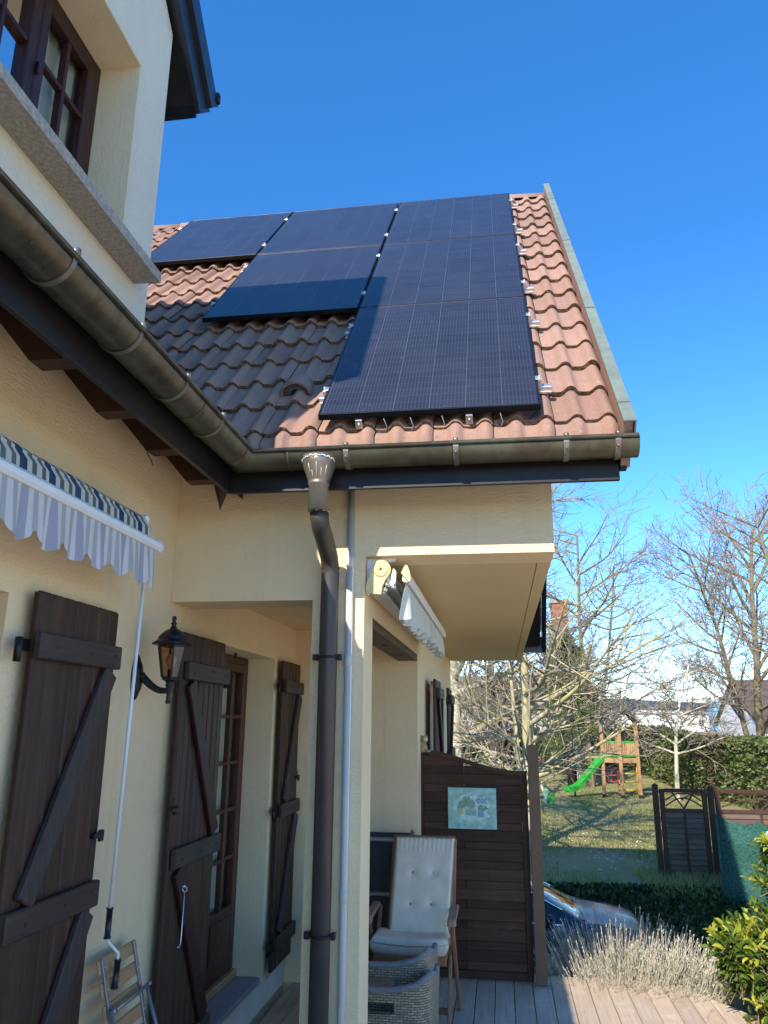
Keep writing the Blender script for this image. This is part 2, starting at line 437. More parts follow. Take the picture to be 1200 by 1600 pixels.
M['birch'] = bark("white_birch_bark", (0.10, 0.085, 0.06), (0.52, 0.47, 0.36), (0.70, 0.66, 0.55), (0.45, 0.40, 0.12), 0.4, 5)
M['darkbark'] = bark("dark_bark", (0.03, 0.025, 0.02), (0.065, 0.05, 0.04), (0.11, 0.09, 0.07), (0.07, 0.06, 0.04), 0.3)
M['carpaint'] = NT("blue_car_paint").set(Base_Color=(0.012, 0.020, 0.042), Metallic=0.1, Roughness=0.35, Coat_Weight=0.35, Coat_Roughness=0.08)
M['carglass'] = glass("tinted_car_glass", (0.012, 0.016, 0.02), 0.02)
M['chrome'] = plain("chrome_strip", (0.85, 0.86, 0.88), 0.12, 1.0, var=0.02)
M['rubber'] = plain("tyre_rubber", (0.015, 0.015, 0.015), 0.85)
M['lampglass'] = NT("headlamp_lens").set(Base_Color=(0.6, 0.62, 0.65), Roughness=0.08, Metallic=0.3)
M['slide'] = plain("green_plastic", (0.03, 0.34, 0.035), 0.35, var=0.08, scale=3)
M['yellow'] = plain("yellow_paint", (0.75, 0.50, 0.04), 0.45, var=0.05)
M['redrope'] = plain("red_plastic", (0.50, 0.05, 0.05), 0.5, var=0.1)
M['mesh_green'] = NT("green_privacy_net")
_t = M['mesh_green']; _a = _t.noise((26, 26, 26), 4, 0.7)
_t.set(Base_Color=_t.ramp(_a, [(0.35, (0.008, 0.05, 0.036)), (0.7, (0.025, 0.15, 0.105))]), Roughness=0.6); _t.bump(_a, 0.9, 0.03)
M['mesh_green'] = _t.m
M['render_white'] = plain("white_render", (0.80, 0.78, 0.74), 0.9, var=0.04, scale=1)
M['render_tan'] = plain("tan_render", (0.62, 0.42, 0.20), 0.9, var=0.06, scale=1)
M['roof_far'] = plain("brown_far_roof", (0.11, 0.075, 0.055), 0.85, var=0.25, scale=6)
M['brick'] = plain("red_brick", (0.33, 0.12, 0.075), 0.9, var=0.25, scale=10, bump=0.3)
M['hill'] = plain("haze_tinted_hill", (0.030, 0.050, 0.062), 1.0, var=0.35, scale=0.004)  # haze over the distant hills is put into this bluish colour
M['teal'] = plain("pale_teal_ceramic", (0.32, 0.55, 0.47), 0.3, var=0.3, scale=18)
M['teal_dark'] = plain("teal_border", (0.13, 0.32, 0.32), 0.3, var=0.4, scale=60)
M['teal_mid'] = plain("pale_centre", (0.52, 0.70, 0.61), 0.3, var=0.15, scale=25)
M['p_green'] = plain("painted_foliage", (0.19, 0.35, 0.26), 0.4, var=0.5, scale=90)
M['p_blue'] = plain("painted_blue", (0.20, 0.38, 0.50), 0.4, var=0.35, scale=90)
M['p_tan'] = plain("painted_tan", (0.52, 0.47, 0.28), 0.4, var=0.2, scale=60)
M['p_teal'] = plain("painted_teal", (0.22, 0.46, 0.43), 0.4, var=0.3, scale=60)
M['fig'] = plain("tan_figurine", (0.40, 0.27, 0.13), 0.7, var=0.3, scale=40)
M['fig_white'] = plain("pale_figurine_face", (0.66, 0.58, 0.48), 0.7, var=0.2, scale=40)
M['daisy'] = plain("daisy_white", (0.85, 0.85, 0.82), 0.8, var=0.02)

# ------------------------------------------------------------------ mesh builder
class MB:
    def __init__(s):
        s.v = []; s.f = []; s.m = []; s.s = []
    def add(s, vs, fs, m=0, smooth=False):
        b = len(s.v)
        s.v.extend(tuple(v) for v in vs)
        for f in fs:
            s.f.append(tuple(b + i for i in f)); s.m.append(m); s.s.append(smooth)
    def hexa(s, P, c=0.0, m=0):
        """eight corners P[i][j][k] -> box, chamfered by c"""
        if c <= 0:
            vs = [P[i][j][k] for i in (0, 1) for j in (0, 1) for k in (0, 1)]
            s.add(vs, [(0, 1, 3, 2), (4, 6, 7, 5), (0, 4, 5, 1), (2, 3, 7, 6), (0, 2, 6, 4), (1, 5, 7, 3)], m)
            return
        vs = []; idx = {}
        for i in (0, 1):
            for j in (0, 1):
                for k in (0, 1):
                    p = Vector(P[i][j][k])
                    nb = [Vector(P[1 - i][j][k]) - p, Vector(P[i][1 - j][k]) - p, Vector(P[i][j][1 - k]) - p]
                    for a in range(3):          # vertex lying on the face whose normal is axis a
                        q = p.copy()
                        for b in range(3):
                            if b != a and nb[b].length > 0:
                                q += nb[b].normalized() * min(c, nb[b].length * 0.45)
                        idx[(i, j, k, a)] = len(vs); vs.append(q)
        fs = []
        q = idx
        for i in (0, 1):
            f = [q[(i, 0, 0, 0)], q[(i, 0, 1, 0)], q[(i, 1, 1, 0)], q[(i, 1, 0, 0)]]; fs.append(f if i == 0 else f[::-1])
            f = [q[(0, i, 0, 1)], q[(1, i, 0, 1)], q[(1, i, 1, 1)], q[(0, i, 1, 1)]]; fs.append(f if i == 0 else f[::-1])
            f = [q[(0, 0, i, 2)], q[(0, 1, i, 2)], q[(1, 1, i, 2)], q[(1, 0, i, 2)]]; fs.append(f if i == 0 else f[::-1])
        for j in (0, 1):
            for k in (0, 1):
                fs.append([q[(0, j, k, 1)], q[(1, j, k, 1)], q[(1, j, k, 2)], q[(0, j, k, 2)]])
                fs.append([q[(j, 0, k, 0)], q[(j, 1, k, 0)], q[(j, 1, k, 2)], q[(j, 0, k, 2)]])
                fs.append([q[(j, k, 0, 0)], q[(j, k, 1, 0)], q[(j, k, 1, 1)], q[(j, k, 0, 1)]])
        for i in (0, 1):
            for j in (0, 1):
                for k in (0, 1):
                    fs.append([q[(i, j, k, a)] for a in range(3)])
        s.add(vs, fs, m)
    def box(s, x0, x1, y0, y1, z0, z1, c=0.0, m=0):
        P = [[[(x, y, z) for z in (z0, z1)] for y in (y0, y1)] for x in (x0, x1)]
        s.hexa(P, c, m)
    def beam(s, a, b, w, t, up=(0, 0, 1), c=0.0, m=0):
        """a bar from a to b, w wide across, t thick along up"""
        a = Vector(a); b = Vector(b); d = (b - a).normalized(); up = Vector(up)
        sd = d.cross(up).normalized(); u = sd.cross(d).normalized()
        P = [[[e + sd * (i - 0.5) * w + u * (k - 0.5) * t for k in (0, 1)] for i in (0, 1)] for e in (a, b)]
        s.hexa(P, c, m)
    def tube(s, pts, rad, n=8, caps=True, m=0, smooth=True):
        pts = [Vector(p) for p in pts]
        if isinstance(rad, (int, float)): rad = [rad] * len(pts)
        vs = []; u = None
        for i, p in enumerate(pts):
            d = (pts[min(i + 1, len(pts) - 1)] - pts[max(i - 1, 0)])
            if d.length < 1e-9: d = Vector((0, 0, 1))
            d.normalize()
            if u is None:
                u = d.orthogonal().normalized()
            else:
                u = (u - d * u.dot(d))
                u = u.normalized() if u.length > 1e-6 else d.orthogonal().normalized()
            w = d.cross(u)
            for k in range(n):
                a = 2 * math.pi * k / n
                vs.append(p + (u * math.cos(a) + w * math.sin(a)) * rad[i])
        fs = []
        for i in range(len(pts) - 1):
            for k in range(n):
                fs.append((i * n + k, i * n + (k + 1) % n, (i + 1) * n + (k + 1) % n, (i + 1) * n + k))
        s.add(vs, fs, m, smooth)
        if caps:
            b = len(s.v) - len(vs)
            for ring in (0, len(pts) - 1):
                f = [b + ring * n + k for k in range(n)]
                s.f.append(tuple(f[::-1] if ring == 0 else f)); s.m.append(m); s.s.append(False)
    def lathe(s, prof, origin=(0, 0, 0), n=16, rot=None, m=0, sx=1, sy=1, smooth=True):
        o = Vector(origin); vs = []
        for r, z in prof:
            for k in range(n):
                a = 2 * math.pi * k / n
                p = Vector((r * math.cos(a) * sx, r * math.sin(a) * sy, z))
                vs.append((rot @ p if rot else p) + o)
        fs = []
        for i in range(len(prof) - 1):
            for k in range(n):
                fs.append((i * n + k, i * n + (k + 1) % n, (i + 1) * n + (k + 1) % n, (i + 1) * n + k))
        fs.append(tuple(range(n))[::-1]); b = (len(prof) - 1) * n
        fs.append(tuple(b + k for k in range(n)))
        s.add(vs, fs, m, smooth)
    def prism(s, poly, axis, d0, d1, m=0):
        """polygon in the two other axes, extruded along axis"""
        def P(a, b, d):
            return {'X': (d, a, b), 'Y': (a, d, b), 'Z': (a, b, d)}[axis]
        n = len(poly)
        vs = [P(a, b, d0) for a, b in poly] + [P(a, b, d1) for a, b in poly]
        fs = [tuple(range(n))[::-1], tuple(range(n, 2 * n))] + [(i, (i + 1) % n, n + (i + 1) % n, n + i) for i in range(n)]
        s.add(vs, fs, m)
    def gridwall(s, axis, us, zs, filled, d0, d1, m=0):
        """wall slab built from cells; axis is its thickness axis"""
        def P(u, z, d):
            return (d, u, z) if axis == 'X' else (u, d, z)
        def q(a, b, c, d): s.add([a, b, c, d], [(0, 1, 2, 3)], m)
        nu, nz = len(us) - 1, len(zs) - 1
        F = lambda i, j: 0 <= i < nu and 0 <= j < nz and filled((us[i] + us[i + 1]) / 2, (zs[j] + zs[j + 1]) / 2)
        for i in range(nu):
            for j in range(nz):
                if not F(i, j): continue
                u0, u1, z0, z1 = us[i], us[i + 1], zs[j], zs[j + 1]
                q(P(u0, z0, d0), P(u1, z0, d0), P(u1, z1, d0), P(u0, z1, d0))
                q(P(u0, z0, d1), P(u0, z1, d1), P(u1, z1, d1), P(u1, z0, d1))
                if not F(i - 1, j): q(P(u0, z0, d0), P(u0, z1, d0), P(u0, z1, d1), P(u0, z0, d1))
                if not F(i + 1, j): q(P(u1, z0, d0), P(u1, z0, d1), P(u1, z1, d1), P(u1, z1, d0))
                if not F(i, j - 1): q(P(u0, z0, d0), P(u0, z0, d1), P(u1, z0, d1), P(u1, z0, d0))
                if not F(i, j + 1): q(P(u0, z1, d0), P(u1, z1, d0), P(u1, z1, d1), P(u0, z1, d1))
    def build(s, name, mats, parent=None, local=False, recalc=True):
        me = bpy.data.meshes.new(name)
        off = Vector((0, 0, 0))
        if parent is not None and not local:
            r = parent
            while r.parent: r = r.parent
            off = Vector(r.location)
        me.from_pydata([tuple(Vector(v) - off) for v in s.v], [], s.f)
        if not isinstance(mats, (list, tuple)): mats = [mats]
        for m in mats: me.materials.append(m)
        me.polygons.foreach_set("material_index", s.m)
        me.polygons.foreach_set("use_smooth", s.s)
        if recalc:
            import bmesh
            bm = bmesh.new(); bm.from_mesh(me)
            bmesh.ops.recalc_face_normals(bm, faces=bm.faces)
            bm.to_mesh(me); bm.free()
        me.update()
        o = bpy.data.objects.new(name, me)
        COL.objects.link(o)
        if parent is not None: o.parent = parent
        return o

def tag(o, label, cat=None, group=None, kind=None):
    o["label"] = label
    if cat: o["category"] = cat
    if group: o["group"] = group
    if kind: o["kind"] = kind
    return o
def thing(name, label, cat, loc, group=None):
    o = bpy.data.objects.new(name, None)
    o.empty_display_size = 0.1
    COL.objects.link(o)
    o.location = loc
    return tag(o, label, cat, group)
def structure(o, label=None):
    o["kind"] = "structure"
    if label: o["label"] = label
    return o
def copy_tree(o, parent=None):
    c = o.copy(); COL.objects.link(c)
    c.parent = parent
    for ch in list(o.children): copy_tree(ch, c)
    return c

# ================================================================== HOUSE
SL = math.atan2(7.653 - 3.327, 7.426 - 3.603)           # roof pitch, about 48.5 degrees
TS = math.tan(SL)
house = thing("house", "cream rendered two storey house with brown shutters and clay tiled roof", "house", (-1.78, 4.03, 0))
XL, YF, XR = -1.78, 4.03, -0.70

def hp(name, mb, mat, parent=None):                     # a part (or sub-part) of the house
    return mb.build(name, mat, parent or house)

# --- walls of the near wing (left)
w = MB()
door_a, door_b, win_d = (1.15, 2.60, 0.15, 2.45), (4.82, 6.12, 0.17, 2.49), (2.06, 3.11, 4.16, 5.34)
def inside(u, z, o): return o[0] < u < o[1] and o[2] < z < o[3]
def fill_left(u, z):
    if inside(u, z, door_a) or inside(u, z, door_b): return False
    return True
w.gridwall('X', [-4.5, 1.15, 2.60, 4.82, 6.12, 6.75], [-1.2, 0.15, 0.17, 2.45, 2.49, 3.62], fill_left, XL - 0.30, XL)
left_wall = hp("wall", w, M['stucco'])
d = MB()
d.gridwall('X', [1.75, 2.06, 3.11, 3.415], [3.62, 4.16, 5.34, 5.86], lambda u, z: not inside(u, z, win_d), XL - 0.30, XL)
d.prism([(1.75, 5.862), (3.415, 5.862), (2.58, 6.70)], 'X', XL - 0.30, XL)
d.box(-4.6, XL - 0.302, 3.115, 3.413, 3.62, 5.86)
d.box(-4.6, XL - 0.302, 1.75, 2.05, 3.62, 5.86)
hp("dormer_wall", d, M['stucco_skylit'])
# reveals of the dormer window and of the garden door as lining sheets
rv = MB()
y0, y1, z0, z1 = win_d
rv.box(-2.075, XL - 0.002, y1 - 0.006, y1 + 0.004, 4.235, z1)
rv.box(-2.075, XL - 0.002, y0 - 0.004, y0 + 0.006, 4.235, z1)
rv.box(-2.075, XL - 0.002, y0 + 0.006, y1 - 0.006, z1 - 0.006, z1 + 0.004)
hp("window_reveal", rv, M['reveal']); rv = MB()
y0, y1, z0, z1 = door_b
rv.box(-2.075, XL - 0.002, y1 - 0.006, y1 + 0.004, 0.21, z1)
rv.box(-2.075, XL - 0.002, y0 - 0.004, y0 + 0.006, 0.21, z1)
rv.box(-2.075, XL - 0.002, y0 + 0.006, y1 - 0.006, z1 - 0.006, z1 + 0.004)
hp("door_reveal", rv, M['reveal'])
# --- walls of the far wing (right)
w = MB()
def fill_front(u, z):
    if u < -0.98: return z > 2.63
    if u < XR: return True
    return z > 2.865
w.gridwall('Y', [XL + 0.001, -0.98, XR, 0.30], [-1.2, 2.63, 2.865, 3.62], fill_front, YF, YF + 0.28)
hp("front_wall", w, M['stucco'])
w = MB()
win_s = (8.05, 9.25, 0.95, 2.42)
def fill_side(u, z):
    if u < 6.75: return z > 2.57
    return not inside(u, z, win_s)
w.gridwall('X', [YF + 0.281, 6.75, 8.05, 9.25, 11.1], [-1.2, 0.95, 2.42, 2.57, 2.864], fill_side, XR - 0.28, XR)
w.box(XL - 0.3, XR - 0.281, 6.752, 7.0, -1.2, 3.2)
hp("side_wall", w, M['stucco'])
w = MB()
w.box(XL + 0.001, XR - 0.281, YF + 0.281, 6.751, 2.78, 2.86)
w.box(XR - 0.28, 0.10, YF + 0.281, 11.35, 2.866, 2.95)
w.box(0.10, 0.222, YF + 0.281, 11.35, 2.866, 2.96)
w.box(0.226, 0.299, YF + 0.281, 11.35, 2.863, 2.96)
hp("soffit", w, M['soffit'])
w = MB()
w.prism([(4.312, 2.962), (11.35, 2.962), (11.35, 3.4), (7.20, 7.08), (4.312, 3.75)], 'X', 0.05, 0.298)
w.box(-5, XR - 0.001, 11.102, 11.34, -1.2, 3.4)
hp("gable_wall", w, M['stucco'])
b = MB(); b.box(-0.872, XR - 0.002, YF + 0.284, 6.748, 2.515, 2.569, 0.004)
hp("porch_beam", b, M['beam'])
for yy in (5.35, 6.15):
    b = MB(); b.lathe([(0.0, 2.5149), (0.022, 2.5145), (0.026, 2.511), (0.018, 2.5105), (0.0, 2.512)], (-0.785, yy, 0), 14)
    hp("downlight", b, M['black'])

# --- roof structure: far wing front/back slopes, main slope, dormer roof
rf = MB()
def zw(y): return 3.327 + (y - 3.603) * TS
rf.prism([(3.74, zw(3.74) - 0.03), (7.15, 7.28), (11.25, 3.30), (11.25, 3.06), (7.20, 7.12), (3.74, 3.17)], 'X', -1.36, 0.575)
rf.prism([(4.3, zw(4.3) - 0.03), (7.15, 7.28), (11.25, 3.30), (11.25, 3.06), (7.20, 7.12), (4.3, 3.80)], 'X', -5.4, -1.361)
hp("roof_deck", rf, M['fascia'])
rf = MB()
def zl(x): return 3.285 + (-1.285 - x) * TS
rf.prism([(-1.40, zl(-1.40) - 0.03), (-5.0, zl(-5.0) - 0.03), (-8.8, 3.3), (-8.8, 3.1), (-5.0, zl(-5.0) - 0.35), (-1.40, 3.20)], 'Y', -5.0, 4.02)
rf.prism([(-1.9, zl(-1.9) - 0.06), (-5.0, zl(-5.0) - 0.06), (-8.8, 3.27), (-8.8, 3.1), (-5.0, zl(-5.0) - 0.35), (-1.9, zl(-1.9) - 0.2)], 'Y', 4.022, 11.3)
hp("main_roof_deck", rf, M['fascia'])
w = MB(); w.box(-8.4, XL - 0.305, -4.5, -4.2, -1.2, 3.3); w.box(-8.4, -8.1, -4.2, 11.1, -1.2, 3.3)
w.prism([(-8.4, 3.301), (XL - 0.305, 3.301), (-2.1, 3.9), (-5.0, 7.2)], 'Y', -4.5, -4.2)
hp("rear_wall", w, M['stucco'])

# --- clay tiles, one surface per roof slope; every tile its own curved piece
def tile_field(name, x0, x1, u_rows, keep, origin, rotz, seed, drop=0.0):
    """local x across the roof, local y up the slope, local z off the roof"""
    rnd = random.Random(seed)
    mb = MB()
    TW = 0.30
    prof = []
    for k in range(21):
        p = k / 20
        q = (p * 2) % 1.0 if k < 20 else 1.0
        if q > 0.47: z = 0.033 * math.sin(math.pi * (q - 0.47) / 0.53) ** 0.72 if q < 1 else 0.0
        else: z = -0.003 * math.sin(math.pi * q / 0.47)
        prof.append((p * (TW - 0.004), z))
    nx = int((x1 - x0) / TW) + 1
    for r, (u0, u1) in enumerate(u_rows):
        for c in range(nx):
            xa = x0 + c * TW
            if xa + TW > x1 + 0.02: continue
            if not keep(xa + TW / 2, (u0 + u1) / 2): continue
            dz = rnd.uniform(-0.003, 0.004); du = rnd.uniform(-0.009, 0.009); tl = rnd.uniform(-0.004, 0.004)
            vs = []; n = len(prof); dr_ = drop if r == 0 else 0.0
            for (uu, zz) in ((u0 + du, 0.030 - dr_), (u0 + du + 0.006, 0.035 - dr_), (u0 + (u1 - u0) * 0.5, 0.020), (u1 + 0.045, 0.003)):
                for (px, pz) in prof:
                    vs.append((xa + px, uu, pz + zz + dz + tl * (px / TW - 0.5) * 2))
            fs = []
            for a in range(3):
                for k in range(n - 1):
                    fs.append((a * n + k, a * n + k + 1, (a + 1) * n + k + 1, (a + 1) * n + k))
            mb.add(vs, fs, 0, True)
            nv = [];
            for (px, pz) in prof:
                nv.append((xa + px, u0 + du, pz + 0.030 - dr_ + dz + tl * (px / TW - 0.5) * 2))
            for (px, pz) in prof:
                nv.append((xa + px, u0 + du + rnd.uniform(0.0, 0.008), max(pz + 0.006, -0.004) + dz - dr_))
            mb.add(nv, [(k, n + k, n + k + 1, k + 1) for k in range(n - 1)], 1, False)
    o = mb.build(name, [M['tile'], M['tile_nose']], house, local=True, recalc=False)
    o.location = Vector(origin) - Vector(house.location)
    o.rotation_euler = (Matrix.Rotation(rotz, 3, 'Z') @ Matrix.Rotation(SL, 3, 'X')).to_euler()
    return o
rows = [(0.02, 0.138)] + [(0.138 + 0.3266 * i, 0.138 + 0.3266 * (i + 1)) for i in range(17)]
rows = [r for r in rows if r[0] < 5.62]
rows = [r for r in rows if r[0] < 5.2]
rows[-1] = (rows[-1][0], 5.33)
cS, sS = math.cos(SL), math.sin(SL)
def keep_wing(x, u):
    y = 3.603 + u * cS
    return (y - 3.603) > (-1.205 - x) - (0.50 if u > 0.55 else 0.16)
TX0 = 0.607 - 0.30 * 20
wing_tiles = tile_field("roof_tiles", TX0, 0.608, rows, keep_wing, (0, 3.603, 3.327), 0.0, 3, 0.06)
def keep_main(x, u):        # local x runs along -Y.. here local x = world y
    xw = -1.285 - u * cS
    if 1.72 < x < 3.44 and xw < -1.70: return False
    return (x - 3.603) < (-1.205 - xw) + 0.25
mrows = rows
tile_field("main_roof_tiles", -5.0, 9.0, mrows, keep_main, (-1.285, 0, 3.285), math.pi / 2, 5, 0.02)
# back slope of the far wing and far slope of the main roof as plain tile sheets
bs = MB()
bs.prism([(7.19, 7.31), (11.36, 3.30), (11.36, 3.27), (7.19, 7.28)], 'X', -5.0, 0.60)
hp("back_tiles", bs, M['tile'])
# ridge tiles
rg = MB()
for i in range(15):
    x1 = 0.60 - i * 0.36
    prof = [(math.cos(a) * 0.115, math.sin(a) * 0.095) for a in [math.pi * k / 8 for k in range(9)]]
    vs = []
    for xx, s in ((x1, 1.0), (x1 - 0.365, 1.10)):
        for py, pz in prof: vs.append((xx, 7.17 + py * s, 7.285 + pz * s))
    rg.add(vs, [(k, k + 1, 9 + k + 1, 9 + k) for k in range(8)] + [tuple(range(9))], 0, True)
hp("ridge_tile", rg, M['tile'])
# vent tile with its little grille
vt = MB()
vx, vu = -1.105, 0.60
vs = []; n = 11
for (uu, r) in ((0.0, 0.085), (0.05, 0.085), (0.16, 0.07), (0.25, 0.03)):
    for k in range(n):
        a = math.pi * k / (n - 1)
        vs.append((vx + math.cos(a) * r * 1.05, vu + uu, 0.035 + math.sin(a) * r * (0.95 if uu < 0.2 else 0.35)))
vt.add(vs, [(a * n + k, a * n + k + 1, (a + 1) * n + k + 1, (a + 1) * n + k) for a in range(3) for k in range(n - 1)], 0, True)
vs = []
for (rr, dz) in ((0.085, 0), (0.072, 0)):
    for k in range(n):
        a = math.pi * k / (n - 1)
        vs.append((vx + math.cos(a) * rr * 1.05, vu, 0.035 + math.sin(a) * rr * 0.95))
vt.add(vs, [(k, k + 1, n + k + 1, n + k) for k in range(n - 1)], 0)
vo = vt.build("vent_tile", M['tile'], wing_tiles, local=True, recalc=False)
gm = MB()
for k in range(13):
    a = math.pi * (k + 0.5) / 13
    gm.beam((vx + math.cos(a) * 0.03, vu + 0.012, 0.037 + math.sin(a) * 0.03), (vx + math.cos(a) * 0.075, vu + 0.012, 0.037 + math.sin(a) * 0.07), 0.005, 0.004, (0, 1, 0))
gm.build("vent_grille", M['alu_grey'], wing_tiles, local=True)
gb = MB(); gb.prism([(vx + math.cos(math.pi * k / 10) * 0.078, 0.036 + math.sin(math.pi * k / 10) * 0.07) for k in range(11)], 'Y', vu + 0.03, vu + 0.034)
gb.build("vent_hole", M['dark_room'], wing_tiles, local=True)

# verge: patinated cover strip and the brown board under it
def along(u, off): return (3.603 + u * cS - off * sS, 3.327 + u * sS + off * cS)
vg = MB()
for (xa, xb, o0, o1) in ((0.608, 0.668, 0.095, 0.103), (0.660, 0.668, -0.06, 0.0945)):
    poly = [along(-0.03, o0), along(5.52, o0), along(5.52, o1), along(-0.03, o1)]
    vg.prism(poly, 'X', xa, xb)
for u in (0.16, 1.55, 3.2, 4.75):
    poly = [along(u, 0.1032), along(u + 0.012, 0.1032), along(u + 0.012, 0.108), along(u, 0.108)]
    vg.prism(poly, 'X', 0.606, 0.670)
hp("verge_cover", vg, M['verge'])
vb = MB(); vb.prism([along(-0.02, -0.16), along(5.48, -0.16), along(5.48, 0.0945), along(-0.02, 0.0945)], 'X', 0.611, 0.655)
hp("verge_board", vb, M['tile'])
vb = MB(); vb.prism([(7.26, 7.34), (11.40, 3.28), (11.40, 2.98), (7.26, 7.04)], 'X', 0.605, 0.66)
vb.box(0.30, 0.604, 11.355, 11.40, 2.98, 3.20); vb.box(0.31, 0.60, 10.2, 10.24, 4.15, 4.40)
hp("rear_verge_board", vb, M['barge'])

# --- fascias, gutter, brackets, downpipe
fs = MB()
fs.box(-1.395, -1.370, -4.5, 3.735, 3.15, 3.325, 0.003)
fs.box(-1.369, 0.606, 3.712, 3.735, 3.145, 3.325, 0.003)
fs.box(0.6065, 0.640, 3.70, 3.735, 3.195, 3.325, 0.002)
fs.box(-1.369, 0.600, 3.7065, 3.7115, 3.145, 3.160, 0.001)
hp("fascia_board", fs, M['fascia'])
CG, LZ, GR = (-1.28, 3.63), 3.312, 0.080
gt = MB()
prof = []
for k in range(15):
    a = math.pi * k / 14
    prof.append((GR * math.cos(a), -GR * math.sin(a)))          # lip side is +
prof += [((GR - 0.004) * math.cos(math.pi * (14 - k) / 14), -(GR - 0.004) * math.sin(math.pi * (14 - k) / 14)) for k in range(15)]
def sweep(mb, prof, closed=True, y0=-4.4, x1=0.68, m=0):
    n = len(prof); vs = []
    for o, z in prof: vs.append((CG[0] + o, y0, LZ + z))
    for o, z in prof: vs.append((CG[0] + o, CG[1] - o, LZ + z))
    for o, z in prof: vs.append((x1, CG[1] - o, LZ + z))
    fs = [(a * n + k, a * n + (k + 1) % n, (a + 1) * n + (k + 1) % n, (a + 1) * n + k) for a in range(2) for k in range(n if closed else n - 1)]
    mb.add(vs, fs, m, True)
sweep(gt, prof)
sweep(gt, [(GR + 0.004 + 0.011 * math.cos(2 * math.pi * k / 10), 0.001 + 0.011 * math.sin(2 * math.pi * k / 10)) for k in range(10)])
n = 15
ec = [(0.68, CG[1] - GR * math.cos(math.pi * k / 14), LZ - GR * math.sin(math.pi * k / 14)) for k in range(15)]
gt.add(ec + [(0.684, y, z) for _, y, z in ec], [tuple(range(15)), tuple(range(15, 30))] + [(k, k + 1, 15 + k + 1, 15 + k) for k in range(14)], 0)
gutter = hp("gutter", gt, M['gutter'])
def half_ring(mb, axis, pos, r0, r1, wd):
    vs = []
    for rr in (r0, r1):
        for dd in (-wd / 2, wd / 2):
            for k in range(15):
                a = math.pi * k / 14
                o, z = rr * math.cos(a), -rr * math.sin(a)
                vs.append((CG[0] + o, pos + dd, LZ + z) if axis == 'Y' else (pos + dd, CG[1] - o, LZ + z))
    f = []
    for (a, b) in ((0, 1), (2, 3), (0, 2), (1, 3)):
        f += [(a * 15 + k, a * 15 + k + 1, b * 15 + k + 1, b * 15 + k) for k in range(14)]
    mb.add(vs, f, 0, False)
for yy in (0.55, 1.0, 1.42, 1.846, 2.29, 2.70, 3.108):
    br = MB(); half_ring(br, 'Y', yy, GR + 0.0015, GR + 0.0055, 0.02)
    br.lathe([(0.0, 0.0), (0.013, 0.0), (0.013, 0.022), (0.0, 0.026)], (CG[0] + GR + 0.004, yy, LZ + 0.004), 8)
    hp("gutter_bracket", br, M['copper'], gutter)
for xx in (-0.722, -0.179, 0.346, 0.585):
    br = MB(); half_ring(br, 'X', xx, GR + 0.0015, GR + 0.006, 0.026)
    br.lathe([(0.0, 0.0), (0.013, 0.0), (0.013, 0.02), (0.0, 0.024)], (xx, CG[1] - GR - 0.004, LZ + 0.004), 8)
    br.lathe([(0.007, 0.0), (0.007, 0.006), (0.0, 0.009)], (xx, CG[1] - (GR + 0.006) * 0.86, LZ - 0.045), 8, Matrix.Rotation(R(75), 3, 'X'))
    hp("gutter_bracket", br, M['copper'], gutter)
for ax_, ps_ in (('Y', 3.47), ('Y', 2.90), ('X', -1.02)):
    sj = MB(); half_ring(sj, ax_, ps_, GR + 0.001, GR + 0.003, 0.011)
    hp("gutter_seam", sj, M['gutter'], gutter)

PX = -0.865
dp = MB()
dp.tube([(PX, 3.63, 3.02), (PX, 3.64, 2.975), (PX - 0.002, 3.69, 2.94), (PX - 0.004, 3.82, 2.885), (PX - 0.006, 3.91, 2.84), (PX - 0.006, 3.945, 2.795), (PX - 0.006, 3.95, 2.75), (PX - 0.006, 3.95, -1.0)], 0.047, 20)
pipe = hp("downpipe", dp, M['pipe'])
co = MB()
co.lathe([(0.086, 3.285), (0.085, 3.255), (0.081, 3.235), (0.068, 3.195), (0.055, 3.160), (0.052, 3.150), (0.054, 3.146), (0.054, 3.138), (0.0495, 3.135), (0.0495, 3.005), (0.044, 3.005)], (PX, 3.60, 0), 24, sy=0.95)
hp("gutter_outlet", co, M['copper'], pipe)
sd = MB()
for k in range(24):
    a0 = math.pi * (-0.08 + 1.16 * k / 24) + math.pi; a1 = math.pi * (-0.08 + 1.16 * (k + 1) / 24) + math.pi
    f = lambda a, k: (PX + math.cos(a) * 0.087, 3.60 + math.sin(a) * 0.083, 3.248 + 0.022 * abs(math.sin(a)) + 0.006 * math.sin(k * 2.7))
    sd.tube([f(a0, k), f(a1, k + 1)], 0.004, 5)
hp('solder_seam', sd, M['solder'], pipe); sd = MB()
for k in range(16):
    a = 2 * math.pi * k / 16; a2 = 2 * math.pi * (k + 1) / 16
    sd.tube([(PX + math.cos(a) * 0.048, 3.625 + math.sin(a) * 0.048, 3.008 + 0.004 * math.sin(k * 3)), (PX + math.cos(a2) * 0.048, 3.625 + math.sin(a2) * 0.048, 3.008 + 0.004 * math.sin(k * 3 + 3))], 0.0035, 5)
hp('solder_seam', sd, M['solder'], pipe); sd = MB()
rnd = random.Random(5)
for a, z0, z1 in ((-2.1, 3.235, 3.18), (-1.55, 3.24, 3.165), (-1.2, 3.21, 3.165), (-0.85, 3.225, 3.17), (-1.9, 3.20, 3.165)):
    pts = []
    for i in range(4):
        z = z0 + (z1 - z0) * i / 3; r = 0.055 + (z - 3.16) / 0.075 * 0.026
        pts.append((PX + math.cos(a) * r, 3.60 + math.sin(a) * r * 0.95, z))
    sd.tube(pts, [0.001, 0.002, 0.0015, 0.001], 5)
hp("solder_run", sd, M['solder'], pipe)
